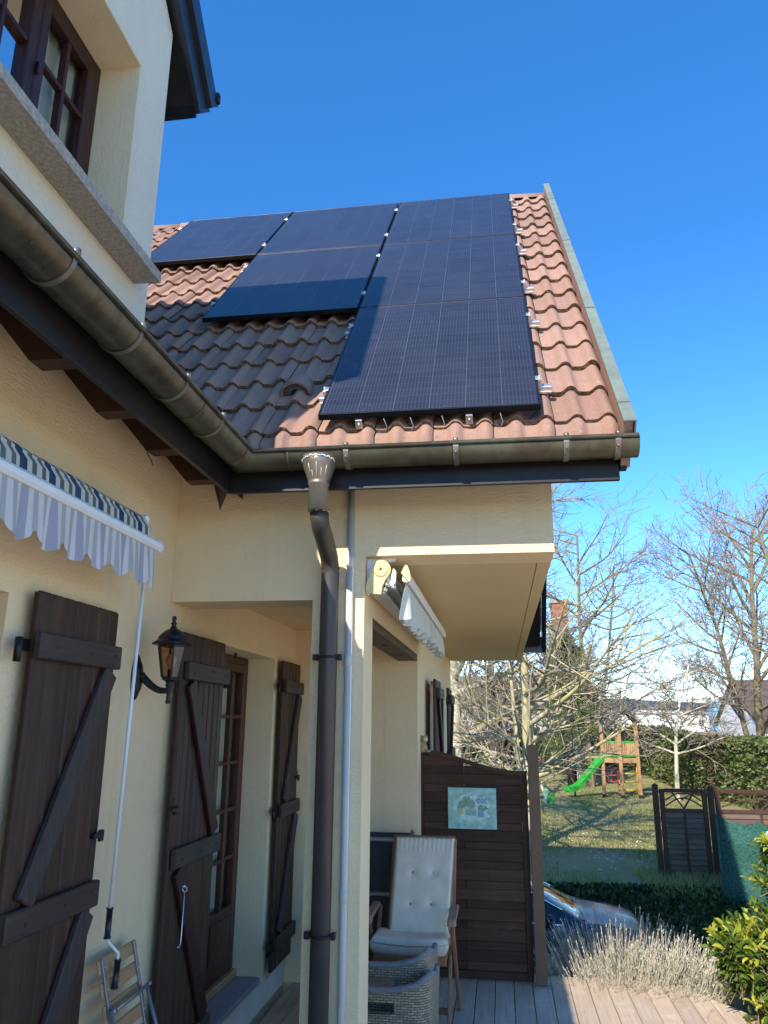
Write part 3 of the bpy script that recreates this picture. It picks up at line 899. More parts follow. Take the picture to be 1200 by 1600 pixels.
for zz in (2.32, 1.03):
    c = MB()
    c.tube([(PX - 0.006 + math.cos(2 * math.pi * k / 24) * 0.051, 3.95 + math.sin(2 * math.pi * k / 24) * 0.051, zz) for k in range(25)], 0.0065, 6, False)
    c.box(PX - 0.085, PX - 0.056, 3.935, 3.965, zz - 0.016, zz + 0.016, 0.003); c.box(PX + 0.045, PX + 0.066, 3.935, 3.965, zz - 0.016, zz + 0.016, 0.003)
    c.tube([(PX - 0.07, 3.95, zz), (PX - 0.07, 4.029, zz)], 0.006, 8)
    hp("pipe_clamp", c, M['black'], pipe)
for zz in (2.785, 0.62):
    c = MB(); c.lathe([(0.0485, zz - 0.006), (0.0505, zz - 0.004), (0.0505, zz + 0.004), (0.0485, zz + 0.006)], (PX - 0.006, 3.95, 0), 20)
    hp("pipe_joint", c, M['pipe'], pipe)
cd = MB(); cd.tube([(-0.775, 4.007, 3.25), (-0.775, 4.007, -1.0)], 0.019, 14)
cond = hp("cable_conduit", cd, M['conduit'])
for zz in (2.83, 2.31, 1.19, 0.53):
    cj = MB(); cj.lathe([(0.0192, zz - 0.03), (0.0222, zz - 0.028), (0.0222, zz + 0.028), (0.0192, zz + 0.03)], (-0.775, 4.007, 0), 14)
    hp("conduit_sleeve", cj, M['conduit'], cond)

# --- rafter tails under the left eaves
for k in range(9):
    y0 = 3.69 - 0.47 * k
    r_ = MB(); r_.prism([(-1.779, 3.42), (-1.605, 3.217), (-1.41, 3.217), (-1.41, 3.228), (-1.779, 3.635)], 'Y', y0, y0 + 0.085)
    hp("rafter_tail", r_, M['rafter'])
vr = MB()
vr.add([(-1.505, 3.775, 3.30), (-1.43, 3.715, 3.30), (-1.365, 3.80, 3.30), (-1.44, 3.86, 3.30), (-1.44, 3.785, 3.075)], [(0, 1, 2, 3), (0, 1, 4), (1, 2, 4), (2, 3, 4), (3, 0, 4)])
hp("valley_rafter_tail", vr, M['rafter'])
cb = MB()
rnd = random.Random(8)
p = Vector((-1.60, 3.2, 3.215)); pts = [p]
for k in range(7):
    p = p + Vector((rnd.uniform(-0.004, 0.01), rnd.uniform(0.0, 0.018), -0.011 if k > 1 else 0.0)); pts.append(p)
cb.tube(pts, 0.0025, 5)
hp("loose_cable", cb, M['black'])

# --- dormer roof
dr = MB()
RY, LO, UP = 2.58, 9.33, 9.70      # ridge line, |y - RY| + z at the lower and upper face of the roof
def slope_poly(sgn, lo, hi, ye):
    # slope falling away from the ridge on side sgn down to |y| = ye, square cut eave
    zt = hi - (RY + ye * 1.0)
    return [(RY, hi - RY), (RY + sgn * ye, hi - RY - ye), (RY + sgn * (ye - (hi - lo) / 2), hi - RY - ye - (hi - lo) / 2), (RY, lo - RY)]
for sgn in (1, -1):
    dr.prism(slope_poly(sgn, LO, UP - 0.06, 1.29), 'X', -5.0, -1.735)
hp("dormer_roof", dr, M['barge'])
db = MB()
for sgn in (1, -1):
    db.prism(slope_poly(sgn, LO - 0.05, UP - 0.14, 1.27), 'X', -1.734, -1.705)
    db.prism(slope_poly(sgn, UP - 0.20, UP, 1.325), 'X', -1.704, -1.675)
    db.prism(slope_poly(sgn, UP - 0.058, UP + 0.03, 1.34), 'X', -5.0, -1.704)
hp("dormer_bargeboard", db, M['barge'])
db = MB(); db.box(-1.76, -1.66, 3.86, 3.90, 5.80, 5.87, 0.006)
hp("dormer_tile_end", db, M['fascia'])
# wall plate strip under the dormer eave
db = MB(); db.box(-4.4, -1.737, 3.70, 3.73, 5.56, 5.66)
hp("dormer_eave_board", db, M['barge'])

# --- windows and doors
def casement(name, X, y0, y1, z0, z1, cols, nrows, sashes, frame_m, panel_h=0.0, group_parent=None):
    """joinery in the plane X, glass set back, seen from +X"""
    f = MB()
    fw, ft = 0.055, 0.07
    f.box(X - ft, X, y0, y0 + fw, z0, z1, 0.004); f.box(X - ft, X, y1 - fw, y1, z0, z1, 0.004)
    f.box(X - ft, X - 0.001, y0 + fw, y1 - fw, z1 - fw, z1, 0.004); f.box(X - ft, X - 0.001, y0 + fw, y1 - fw, z0, z0 + fw, 0.004)
    win = f.build(name, frame_m, house)
    iy0, iy1, iz0, iz1 = y0 + fw, y1 - fw, z0 + fw, z1 - fw
    wdt = (iy1 - iy0) / sashes
    for s in range(sashes):
        a, b = iy0 + s * wdt + 0.002, iy0 + (s + 1) * wdt - 0.002
        sm = MB(); st = 0.062; xs0, xs1 = X - 0.05, X + 0.008
        sm.box(xs0, xs1, a, a + st, iz0, iz1, 0.006); sm.box(xs0, xs1, b - st, b, iz0, iz1, 0.006)
        sm.box(xs0, xs1 - 0.002, a + st, b - st, iz1 - st, iz1, 0.005); sm.box(xs0, xs1 - 0.002, a + st, b - st, iz0, iz0 + st + panel_h, 0.005)
        if panel_h:
            sm.box(xs1 - 0.002, xs1 + 0.006, a + st + 0.03, b - st - 0.03, iz0 + 0.08, iz0 + panel_h, 0.006)
        g0, g1, h0, h1 = a + st, b - st, iz0 + st + panel_h, iz1 - st
        bw = 0.026
        for c in range(1, cols):
            yc = g0 + (g1 - g0) * c / cols
            sm.box(xs0 + 0.012, xs1 - 0.006, yc - bw / 2, yc + bw / 2, h0, h1, 0.004)
        for r in range(1, nrows):
            zc = h0 + (h1 - h0) * r / nrows
            for c in range(cols):
                ya = g0 + (g1 - g0) * c / cols + (bw / 2 if c else 0); yb = g0 + (g1 - g0) * (c + 1) / cols - (bw / 2 if c < cols - 1 else 0)
                sm.box(xs0 + 0.013, xs1 - 0.008, ya, yb, zc - bw / 2, zc + bw / 2, 0.004)
        sm.build("sash", frame_m, win)
        gl = MB(); gl.add([(xs0 + 0.022, g0, h0), (xs0 + 0.022, g1, h0), (xs0 + 0.022, g1, h1), (xs0 + 0.022, g0, h1)], [(0, 1, 2, 3)])
        gl.build("pane", M['pane'], win)
    return win
dw = casement("dormer_window", -2.0, 2.066, 3.10, 4.24, 5.33, 2, 3, 2, M['frame_dark'])
hd = MB()
hd.box(-1.991, -1.972, 2.578, 2.592, 4.80, 4.87, 0.004)
hd.build("handle", M['black'], dw)
def curtain(mb, X, y0, y1, z0, z1, waves, amp):
    n = waves * 8; vs = []
    for z in (z0, z1):
        for k in range(n + 1):
            vs.append((X + amp * math.sin(2 * math.pi * k / 8 + (z - z0) * 0.4), y0 + (y1 - y0) * k / n, z))
    mb.add(vs, [(k, k + 1, n + 1 + k + 1, n + 1 + k) for k in range(n)], 0, True)
cu = MB(); curtain(cu, -2.085, 2.66, 3.12, 4.1, 5.3, 6, 0.012); curtain(cu, -2.085, 2.04, 2.48, 4.1, 5.3, 6, 0.012)
cu.build("curtain", M['curtain'], dw)
rm = MB(); rm.box(-3.6, -2.12, 2.04, 3.10, 4.0, 5.5)
rm.build("room", M['dark_room'], dw)
si = MB()
si.prism([(-2.05, 4.155), (-1.635, 4.128), (-1.635, 4.182), (-1.66, 4.20), (-2.05, 4.235)], 'Y', 1.90, 3.265)
hp("stone_sill", si, M['stone'])
# garden door inside the porch
gd = casement("garden_door", -2.0, 4.83, 6.112, 0.26, 2.48, 2, 5, 2, M['frameZ'], 0.33)
cu = MB(); curtain(cu, -2.09, 4.9, 6.1, 0.5, 2.45, 14, 0.014); cu.build("curtain", M['curtain'], gd)
th = MB()
th.box(-2.08, -1.79, 4.822, 6.118, 0.172, 0.205, 0.004)
th.build("threshold", M['slate'], gd)
th = MB(); th.box(-2.08, -1.965, 4.825, 6.115, 0.206, 0.259, 0.008); th.build("wooden_sill", M['slat'], gd)
hk = MB(); hk.box(-1.93, -1.915, 5.55, 5.58, 2.45, 2.484, 0.002); hk.build("hook_plate", M['black'], gd)
da = casement("terrace_door", -2.0, 1.16, 2.59, 0.2, 2.44, 2, 5, 2, M['frameZ'], 0.33)
rm = MB(); rm.box(-2.6, -2.22, 1.0, 2.8, 0, 2.6); rm.build("room", M['dark_room'], da)
rm = MB(); rm.box(-2.6, -2.13, 4.6, 6.3, 0, 2.6); rm.build("room", M['dark_room'], gd)
# side window beyond the fence
sw = MB()
sw.box(-0.93, -0.86, 8.055, 9.245, 0.955, 2.415)
hp("side_window", sw, M['frame_dark'])

def shutter(name, y0, y1, z0, z1, hinge, mirror, lbl, X=XL + 0.035, n=7, hooks=()):
    """ledged and braced shutter lying open against the wall in the plane X"""
    rr = random.Random(int(y0 * 100))
    b = MB(); wd = (y1 - y0) / n
    for k in range(n):
        j = rr.uniform(-0.0015, 0.0015)
        b.box(X + j, X + 0.030 + j, y0 + k * wd + 0.0030, y0 + (k + 1) * wd - 0.0030, z0, z1, 0.009)
    b.box(X + 0.001, X + 0.007, y0 + 0.004, y1 - 0.004, z0 + 0.004, z1 - 0.004)
    sh = b.build(name, M['shutZ'], house)
    sh["label"] = lbl
    H = z1 - z0
    rails = [z0 + H * 0.085, z0 + H * 0.495, z1 - H * 0.09]
    for zc in rails:
        q = MB(); q.box(X + 0.0325, X + 0.066, y0 + 0.02 - (0.035 if not mirror else -0.0), y1 - 0.02 + (0.035 if mirror else 0.01), zc - 0.05, zc + 0.05, 0.006)
        for yy in (y0 + 0.10, (y0 + y1) / 2 + 0.04, y1 - 0.07):
            q.lathe([(0.007, 0), (0.007, 0.003), (0.0, 0.006)], (X + 0.066, yy, zc + rr.uniform(-0.015, 0.015)), 8, Matrix.Rotation(R(90), 3, 'Y'))
        q.build("batten", M['shutY'], sh)
    for (za, zb) in ((rails[0] + 0.055, rails[1] - 0.055), (rails[1] + 0.055, rails[2] - 0.055)):
        q = MB()
        ya, yb = (y0 + 0.10, y1 - 0.07) if not mirror else (y1 - 0.07, y0 + 0.10)
        d = Vector((0, yb - ya, zb - za)).normalized()
        q.beam((X + 0.046, ya, za + 0.005), (X + 0.046, yb, zb - 0.005), 0.105, 0.026, (1, 0, 0), 0.005)
        q.build("brace", M['batten_grey'] if not mirror else M['frame_dark'], sh)
    hy = y0 if hinge < 0 else y1
    for zc in (rails[0], rails[1], rails[2]):
        q = MB()
        q.box(X + 0.004, X + 0.012, min(hy, hy + hinge * 0.07), max(hy, hy + hinge * 0.07), zc - 0.022, zc + 0.022, 0.002)
        q.tube([(X + 0.014, hy + hinge * 0.075, zc - 0.065), (X + 0.014, hy + hinge * 0.075, zc + 0.024)], 0.014, 10)
        q.build("hinge", M['black'], sh)
    for (yy, zz) in hooks:
        q = MB()
        q.box(X + 0.03, X + 0.055, yy - 0.035, yy + 0.035, zz - 0.010, zz + 0.012, 0.003)
        q.box(X + 0.035, X + 0.05, yy + 0.02, yy + 0.05, zz - 0.028, zz + 0.018, 0.003)
        q.tube([(X + 0.045, yy - 0.02, zz), (X + 0.05, yy - 0.024, zz + 0.06)], 0.004, 6)
        q.build("shutter_catch", M['black'], sh)
    return sh
shutter("shutter", 2.70, 3.335, 0.16, 2.475, -1, False, "large brown shutter left of the lantern", hooks=((3.30, 1.53),))
s2 = shutter("shutter", 4.10, 4.775, 0.16, 2.475, 1, True, "brown shutter standing beside the glazed garden door", hooks=((4.10, 1.55),), n=8)
s3 = shutter("shutter", 6.16, 6.70, 0.22, 2.475, -1, False, "narrow brown shutter at the back of the porch", hooks=((6.66, 1.55),), n=6)
q = MB()
q.tube([(XL + 0.112, 4.20, 1.165), (XL + 0.128, 4.20, 1.17)], 0.007, 8)
q.tube([(XL + 0.128 + 0.012 * math.cos(a), 4.20, 1.155 + 0.012 * math.sin(a)) for a in [2 * math.pi * k / 10 for k in range(11)]], 0.003, 6)
q.tube([(XL + 0.128, 4.20, 1.143), (XL + 0.124, 4.205, 0.92), (XL + 0.124, 4.20, 0.90), (XL + 0.124, 4.185, 0.885), (XL + 0.124, 4.165, 0.893)], 0.0032, 6)
q.build("cabin_hook", M['wire'], s2)
for (a, b) in ((7.42, 8.02), (9.29, 9.86)):
    sh = shutter("shutter", a, b, 0.95, 2.40, 1 if a < 8 else -1, a < 8, "brown window shutter on the far side wall near the fence" if a < 8 else "last brown window shutter before the rear corner", X=XR + 0.075)

# base strip of the porch wall
pl = MB(); pl.box(XL + 0.0005, XL + 0.006, 4.32, 6.75, 0.0, 0.168); hp("plinth", pl, M['plinth'])

# ================================================================== SOLAR PANELS (each one a thing lying on the roof)
PW, PH, PT = 1.118, 1.632, 0.035
POFF = 0.095                                            # underside of the frame above the tile plane
def solar_panel(x0, u0, label, left_ext=0.0, right_ext=-0.03, feet=False, clampside=1):
    y, z = along(u0, POFF)
    t = thing("solar_panel", label, "solar panel", (x0, y, z), "solar panels on the tiled roof")
    t.rotation_euler = (SL, 0, 0)
    f = MB(); fw = 0.011
    f.box(0, fw, 0, PH, 0, PT, 0.0012); f.box(PW - fw, PW, 0, PH, 0, PT, 0.0012)
    f.box(fw, PW - fw, 0, fw, 0, PT - 0.0005, 0.0012); f.box(fw, PW - fw, PH - fw, PH, 0, PT - 0.0005, 0.0012)
    f.box(-0.0015, PW + 0.0015, -0.0015, -0.0002, PT * 0.42, PT * 0.52)
    f.build("panel_frame", M['panel_frame'], t, local=True)
    j_ = MB(); j_.box(0.002, PW - 0.002, PH + 0.004, PH + 0.013, 0.004, PT - 0.003)
    j_.build("joint_strip", M['alu_grey'], t, local=True)
    g = MB(); g.box(fw, PW - fw, fw, PH - fw, PT - 0.009, PT - 0.002)
    g.build("cell_glass", M['cells'], t, local=True)
    for k, uu in enumerate((0.30, 1.28)):
        r = MB()
        xa, xb = 0.03 - left_ext - (0.0 if left_ext == 0 else 0.03), PW + right_ext
        r.box(xa, xb, uu - 0.020, uu + 0.020, -0.040, -0.002, 0.002)
        r.box(xa, xb, uu - 0.026, uu - 0.0205, -0.040, -0.028, 0.001); r.box(xa, xb, uu + 0.0205, uu + 0.026, -0.040, -0.028, 0.001)
        r.box(xb + 0.0005, xb + 0.003, uu - 0.014, uu + 0.014, -0.036, -0.008)
        r.build("mounting_rail", M['alu'], t, local=True)
        for side in ((1,) if left_ext == 0 else (1, -1)):
            xs = PW + 0.002 if side > 0 else -0.0225
            c = MB()
            c.box(xs, xs + 0.020, uu - 0.022, uu + 0.022, -0.001, PT + 0.003, 0.002)
            c.box(xs - (0.012 if side > 0 else -0.012), xs + (0.021 if side > 0 else 0.032), uu - 0.022, uu + 0.022, PT + 0.0035, PT + 0.007, 0.001)
            c.lathe([(0.007, PT + 0.007), (0.007, PT + 0.016), (0.004, PT + 0.018), (0.0, PT + 0.018)], (xs + 0.010, uu, 0), 8)
            c.build("panel_clamp", M['alu'], t, local=True)
    if feet:
        for xx in (0.19, 0.75):
            h = MB()
            h.box(xx, xx + 0.034, -0.012, -0.007, -0.052, -0.002, 0.001); h.box(xx, xx + 0.034, -0.007, 0.12, -0.010, -0.005)
            h.lathe([(0.006, 0), (0.006, 0.005), (0.0, 0.005)], (xx + 0.017, -0.012, -0.026), 8, Matrix.Rotation(R(90), 3, 'X'))
            h.build("roof_hook", M['alu'], t, local=True)
        cb = MB(); rr = random.Random(11)
        for k in range(6):
            xa = 0.06 + k * 0.18
            cb.tube([(xa, 0.06, -0.02), (xa + 0.04, 0.02, -0.05 - rr.random() * 0.02), (xa + 0.10, 0.02, -0.055 - rr.random() * 0.02), (xa + 0.15, 0.06, -0.03)], 0.003, 5)
        cb.build("loose_cable", M['black'], t, local=True)
        w_ = MB()
        for k, xx in enumerate((0.335, 0.47, 0.63, 0.92)):
            w_.tube([(xx, 0.0, -0.005), (xx + 0.012, 0.004, -0.055), (xx, 0.0, -0.085)], 0.0022, 5)
        w_.build("bare_wire", M['wire'], t, local=True)
    return t
UR = (0.134, 1.787, 3.440)
solar_panel(-0.880, UR[0], "lowest black solar panel, its lower edge just above the roof gutter", 0.05, 0.075, True)
solar_panel(-0.880, UR[1], "middle black solar panel of the right hand column on the roof", 0.0, 0.075)
solar_panel(-0.880, UR[2], "black solar panel at the top of the column beside the roof verge", 0.0, 0.075)
solar_panel(-2.012, UR[1], "black solar panel half in shade with bare dark tiles below it", 0.05, -0.03)
solar_panel(-2.012, UR[2], "black solar panel by the ridge, directly above the half shaded one", 0.0, -0.03)
solar_panel(-3.144, UR[2], "black solar panel farthest left, next to the upper window wall", 0.05, -0.03)

# ================================================================== AWNINGS
aw = thing("rolled_awning", "rolled up blue and cream striped awning with a white front bar", "awning", (XL, 2.2, 2.80))
Y0, Y1 = 0.4, 3.30
b = MB()
prof = [(-1.580, 2.762), (-1.565, 2.752), (-1.535, 2.752), (-1.524, 2.764), (-1.524, 2.784), (-1.535, 2.797), (-1.575, 2.797)]
b.prism(prof, 'Y', Y0, Y1)
b.build("front_bar", M['white'], aw)
b = MB(); b.prism([(x + (0.004 if x > -1.55 else -0.004), z + (0.004 if z > 2.79 else -0.004)) for x, z in prof], 'Y', Y1 + 0.001, Y1 + 0.014)
b.box(-1.70, -1.60, Y1 - 0.01, Y1 + 0.018, 2.80, 2.93, 0.012)
b.build("end_cap", M['white'], aw)
b = MB(); b.lathe([(0.0, -0.012), (0.060, -0.012), (0.064, -0.006), (0.064, 0.012), (0.0, 0.012)], (-1.645, Y0 - 0.004, 2.862), 24, Matrix.Rotation(R(90), 3, 'X'))
b.build("end_cap", M['white'], aw)
rl = MB(); ns = 28; vs = []
ny = 72
for i in range(ny + 1):
    y = Y0 + (Y1 - 0.04 - Y0) * i / ny
    for k in range(ns):
        a = 2 * math.pi * k / ns
        r = 0.058 + 0.0014 * math.sin(a * 3 + i * 0.4) + (0.004 if 0.3 < a < 0.5 else 0)
        vs.append((-1.645 + r * math.cos(a), y, 2.862 + r * math.sin(a)))
rl.add(vs, [(i * ns + k, i * ns + (k + 1) % ns, (i + 1) * ns + (k + 1) % ns, (i + 1) * ns + k) for i in range(ny) for k in range(ns)], 0, True)
# cloth running from the roll down to the bar
vs = []
for i in range(ny + 1):
    y = Y0 + (Y1 - 0.04 - Y0) * i / ny
    vs += [(-1.598, y, 2.893), (-1.565, y, 2.850 + 0.003 * math.sin(i * 0.8)), (-1.56, y, 2.7975)]
rl.add(vs, [(i * 3 + k, i * 3 + k + 1, i * 3 + k + 4, i * 3 + k + 3) for i in range(ny) for k in range(2)], 0, True)
rl.build("awning_cloth", M['awning_roll'], aw)
va = MB(); n = 360; vs = []; rowsv = 7
rnd = random.Random(4)
ph = [rnd.uniform(0, 6) for _ in range(4)]
for i in range(n + 1):
    y = Y0 + (Y1 - 0.015 - Y0) * i / n
    sc = abs(math.sin(math.pi * (y - 0.045) / 0.176))
    drop = 0.138 + 0.050 * sc
    if y > Y1 - 0.09: drop += 0.02 * (y - Y1 + 0.09) / 0.09
    for j in range(rowsv + 1):
        q = j / rowsv
        wv = (0.008 * math.sin(y * 43 + ph[0]) + 0.006 * math.sin(y * 77 + ph[1]) + 0.003 * math.sin(y * 150 + ph[2])) * q
        vs.append((-1.545 + wv + 0.01 * q, y + 0.005 * q * math.sin(y * 31), 2.752 - drop * q))
va.add(vs, [(i * (rowsv + 1) + j, (i + 1) * (rowsv + 1) + j, (i + 1) * (rowsv + 1) + j + 1, i * (rowsv + 1) + j + 1) for i in range(n) for j in range(rowsv)], 0, True)
va.build("valance", M['valance'], aw, recalc=False)
ab = MB()
for yy in (1.4, 2.9):
    ab.box(XL + 0.001, XL + 0.07, yy, yy + 0.06, 2.80, 2.92, 0.006)
ab.tube([(-1.70, Y0, 2.80), (-1.70, Y1 - 0.05, 2.80)], 0.02, 10)
ab.tube([(-1.66, 3.20, 2.805), (-1.60, 3.14, 2.79)], 0.016, 8)
ab.build("wall_bracket", M['white'], aw)

cr = thing("awning_crank", "white crank rod with two black grips hanging from the striped awning", "crank", (-1.66, 3.45, 1.0))
r = MB(); P0, P1 = Vector((-1.63, 3.375, 2.80)), Vector((-1.69, 3.455, 1.215))
r.tube([P0, P1], 0.0085, 10)
P2 = Vector((-1.692, 3.458, 1.10)); P3 = Vector((-1.66, 3.51, 1.02)); 
r.tube([P1, P2, P2 + Vector((0.002, 0.004, -0.012)), P3 + Vector((0, 0, 0.012)), P3, P3 + Vector((0.0, 0.0, -0.11))], 0.006, 10)
r.build("rod", M['white'], cr)
for a, b_ in ((P1 + Vector((0, 0, 0.006)), P2), (P3 + Vector((0, 0, -0.010)), P3 + Vector((-0.005, 0.004, -0.125)))):
    g = MB(); d_ = (b_ - a)
    g.tube([a, a + d_ * 0.04, a + d_ * 0.05, a + d_ * 0.94, a + d_ * 0.95, b_], [0.015, 0.0165, 0.013, 0.013, 0.0165, 0.015], 14)
    g.build("grip", M['blackplastic'], cr)
h = MB(); h.tube([(-1.64, 3.35, 2.83), (-1.63, 3.375, 2.80)], 0.012, 8); h.build("hook_eye", M['white'], cr)

a2 = thing("folding_arm_awning", "folded awning with beige end cap under the soffit of the porch side", "awning", (XR, 4.2, 2.72))
b = MB(); b.box(XR + 0.001, XR + 0.012, 4.085, 4.135, 2.665, 2.862, 0.004); b.prism([(XR + 0.012, 2.862), (XR + 0.16, 2.862), (XR + 0.14, 2.845), (XR + 0.06, 2.84), (XR + 0.035, 2.80), (XR + 0.03, 2.70), (XR + 0.012, 2.67)], 'Y', 4.09, 4.13)
b.build("wall_bracket", M['white'], a2)
b = MB()
cx, cz = XR + 0.085, 2.792
arc = [(cx + 0.052 * math.cos(a), cz + 0.052 * math.sin(a)) for a in [R(-25 + 200 * k / 14) for k in range(15)]]
b.prism(arc + [(XR + 0.018, 2.745), (XR + 0.004, 2.705), (XR + 0.008, 2.668), (XR + 0.085, 2.658), (XR + 0.092, 2.70), (XR + 0.11, 2.74)], 'Y', 4.045, 4.078)
b.build("end_cap", M['beige'], a2)
b = MB(); b.lathe([(0.0, 0.0), (0.006, 0.0), (0.006, 0.004), (0.038, 0.004), (0.040, 0.0), (0.042, 0.0)], (cx, 4.044, cz), 24, Matrix.Rotation(R(90), 3, 'X'))
b.build("cap_boss", M['beige'], a2)
b = MB()
b.tube([(XR + 0.085, 4.08, 2.792), (XR + 0.085, 6.85, 2.792)], 0.038, 18)
b.build("roller", M['valance_white'], a2)
b = MB(); b.box(XR + 0.02, XR + 0.10, 4.085, 6.85, 2.665, 2.70, 0.006); b.box(XR + 0.105, XR + 0.135, 4.07, 4.11, 2.70, 2.82, 0.012)
for (x_, z_) in ((0.115, 2.715), (0.15, 2.70), (0.105, 2.685)):
    b.lathe([(0.0, -0.006), (0.014, -0.006), (0.014, 0.0), (0.006, 0.0), (0.006, 0.006), (0.0, 0.006)], (XR + x_, 4.062, z_), 12, Matrix.Rotation(R(90), 3, 'X'))
b.prism([(XR + 0.135, 2.705), (XR + 0.16, 2.72), (XR + 0.165, 2.785), (XR + 0.150, 2.80), (XR + 0.140, 2.76)], 'Y', 4.06, 4.10)
b.build("arm_housing", M['alu'], a2)
b = MB(); b.beam((XR + 0.13, 4.12, 2.71), (XR + 0.135, 5.6, 2.69), 0.05, 0.035, c=0.006); b.beam((XR + 0.175, 4.35, 2.705), (XR + 0.17, 6.7, 2.68), 0.04, 0.03, c=0.006)
b.build("folding_arm", M['alu_grey'], a2)
b = MB(); b.prism([(XR + 0.192, 2.775), (XR + 0.235, 2.725), (XR + 0.243, 2.735), (XR + 0.240, 2.775), (XR + 0.225, 2.815), (XR + 0.212, 2.815)], 'Y', 4.06, 4.085)
b.build("bar_end_cap", M['beige'], a2)
b = MB(); b.prism([(XR + 0.195, 2.735), (XR + 0.232, 2.725), (XR + 0.240, 2.735), (XR + 0.238, 2.772), (XR + 0.222, 2.80), (XR + 0.20, 2.79)], 'Y', 4.0855, 6.88)
b.build("front_bar", M['white'], a2)
va = MB(); n = 240; vs = []; rnd = random.Random(9)
for i in range(n + 1):
    y = 4.10 + 2.76 * i / n
    drop = 0.150 + 0.040 * abs(math.sin(math.pi * y / 0.14))
    for j in range(7):
        q = j / 6
        wv = (0.024 * math.sin(y * 44) + 0.014 * math.sin(y * 71 + 1) + 0.006 * math.sin(y * 150)) * q ** 0.6
        vs.append((XR + 0.215 + wv - 0.012 * q, y, 2.722 - drop * q))
va.add(vs, [(i * 7 + j, (i + 1) * 7 + j, (i + 1) * 7 + j + 1, i * 7 + j + 1) for i in range(n) for j in range(6)], 0, True)
va.build("valance", M['valance_white'], a2, recalc=False)

# ================================================================== WALL LANTERN
LX, LY = -1.60, 3.68
ln = thing("wall_lantern", "black wall lantern with smoked glass panes beside the crank rod", "lantern", (XL, LY, 2.2))
b = MB()
b.lathe([(0.062, 0.0), (0.062, 0.008), (0.054, 0.014), (0.046, 0.016), (0.040, 0.026), (0.018, 0.034), (0.0, 0.036)], (XL + 0.001, LY, 2.205), 24, Matrix.Rotation(R(90), 3, 'Y'), sx=1.75, sy=0.78)
b.build("back_plate", M['black'], ln)
b = MB()
pts = []
for k in range(13):
    t_ = k / 12
    pts.append((XL + 0.03 + (LX - XL - 0.03) * t_, LY, 2.215 - 0.075 * math.sin(t_ * math.pi * 0.62) + 0.0 * t_))
b.tube(pts, [0.021 - 0.008 * (k / 12) for k in range(13)], 10)
b.lathe([(0.0, 2.078), (0.010, 2.080), (0.014, 2.088), (0.008, 2.100), (0.012, 2.106), (0.009, 2.114), (0.012, 2.135), (0.014, 2.160), (0.020, 2.166), (0.015, 2.174), (0.022, 2.188)], (LX, LY, 0), 16)
b.build("arm", M['black'], ln)
b = MB(); N6 = 6
hexring = lambda r, z: (r, z)
b.lathe([(0.022, 2.186), (0.040, 2.192), (0.044, 2.205), (0.038, 2.208)], (LX, LY, 0), 6, smooth=False)
for k in range(6):
    a = math.pi * k / 3
    p0 = Vector((LX + 0.042 * math.cos(a), LY + 0.042 * math.sin(a), 2.204)); p1 = Vector((LX + 0.070 * math.cos(a), LY + 0.070 * math.sin(a), 2.352))
    b.beam(p0, p1, 0.010, 0.008, (math.cos(a), math.sin(a), 0.1), 0.002)
b.lathe([(0.066, 2.350), (0.076, 2.352), (0.076, 2.362), (0.066, 2.364)], (LX, LY, 0), 6, smooth=False)
b.build("cage", M['black'], ln)
b = MB()
b.lathe([(0.098, 2.362), (0.100, 2.366), (0.082, 2.380), (0.070, 2.386), (0.072, 2.396), (0.066, 2.404), (0.050, 2.422), (0.030, 2.436), (0.016, 2.441), (0.019, 2.446), (0.013, 2.450), (0.011, 2.462), (0.017, 2.466), (0.012, 2.471), (0.007, 2.476), (0.012, 2.488), (0.010, 2.500), (0.0, 2.506)], (LX, LY, 0), 20)
b.build("cap", M['black'], ln)
t_ = NT("smoked_lantern_pane")
_tr = t_.n("ShaderNodeBsdfTransparent"); _tr.inputs[0].default_value = (0.72, 0.52, 0.33, 1); _gl = t_.n("ShaderNodeBsdfGlossy"); _gl.inputs["Roughness"].default_value = 0.1
_mx = t_.n("ShaderNodeMixShader"); _mx.inputs[0].default_value = 0.10
t_.l(_tr.outputs[0], _mx.inputs[1]); t_.l(_gl.outputs[0], _mx.inputs[2]); t_.l(_mx.outputs[0], t_.out.inputs["Surface"])
b = MB()
for k in range(6):
    a, c = math.pi * k / 3 + 0.09, math.pi * (k + 1) / 3 - 0.09
    b.add([(LX + r_ * math.cos(q), LY + r_ * math.sin(q), z_) for r_, z_, q in ((0.0405, 2.206, a), (0.0405, 2.206, c), (0.0675, 2.35, c), (0.0675, 2.35, a))], [(0, 1, 2, 3)])
b.build("lantern_pane", t_.m, ln)
b = MB(); b.lathe([(0.010, 2.21), (0.013, 2.212), (0.013, 2.24), (0.010, 2.242)], (LX, LY, 0), 12); b.build("lamp_socket", M['black'], ln)
t_ = NT("clear_bulb"); 
b = MB(); b.lathe([(0.009, 2.242), (0.012, 2.25), (0.024, 2.272), (0.027, 2.288), (0.022, 2.306), (0.010, 2.316), (0.0, 2.318)], (LX, LY, 0), 16)
b.build("bulb", t_.set(Base_Color=(0.62, 0.50, 0.36), Roughness=0.12), ln)

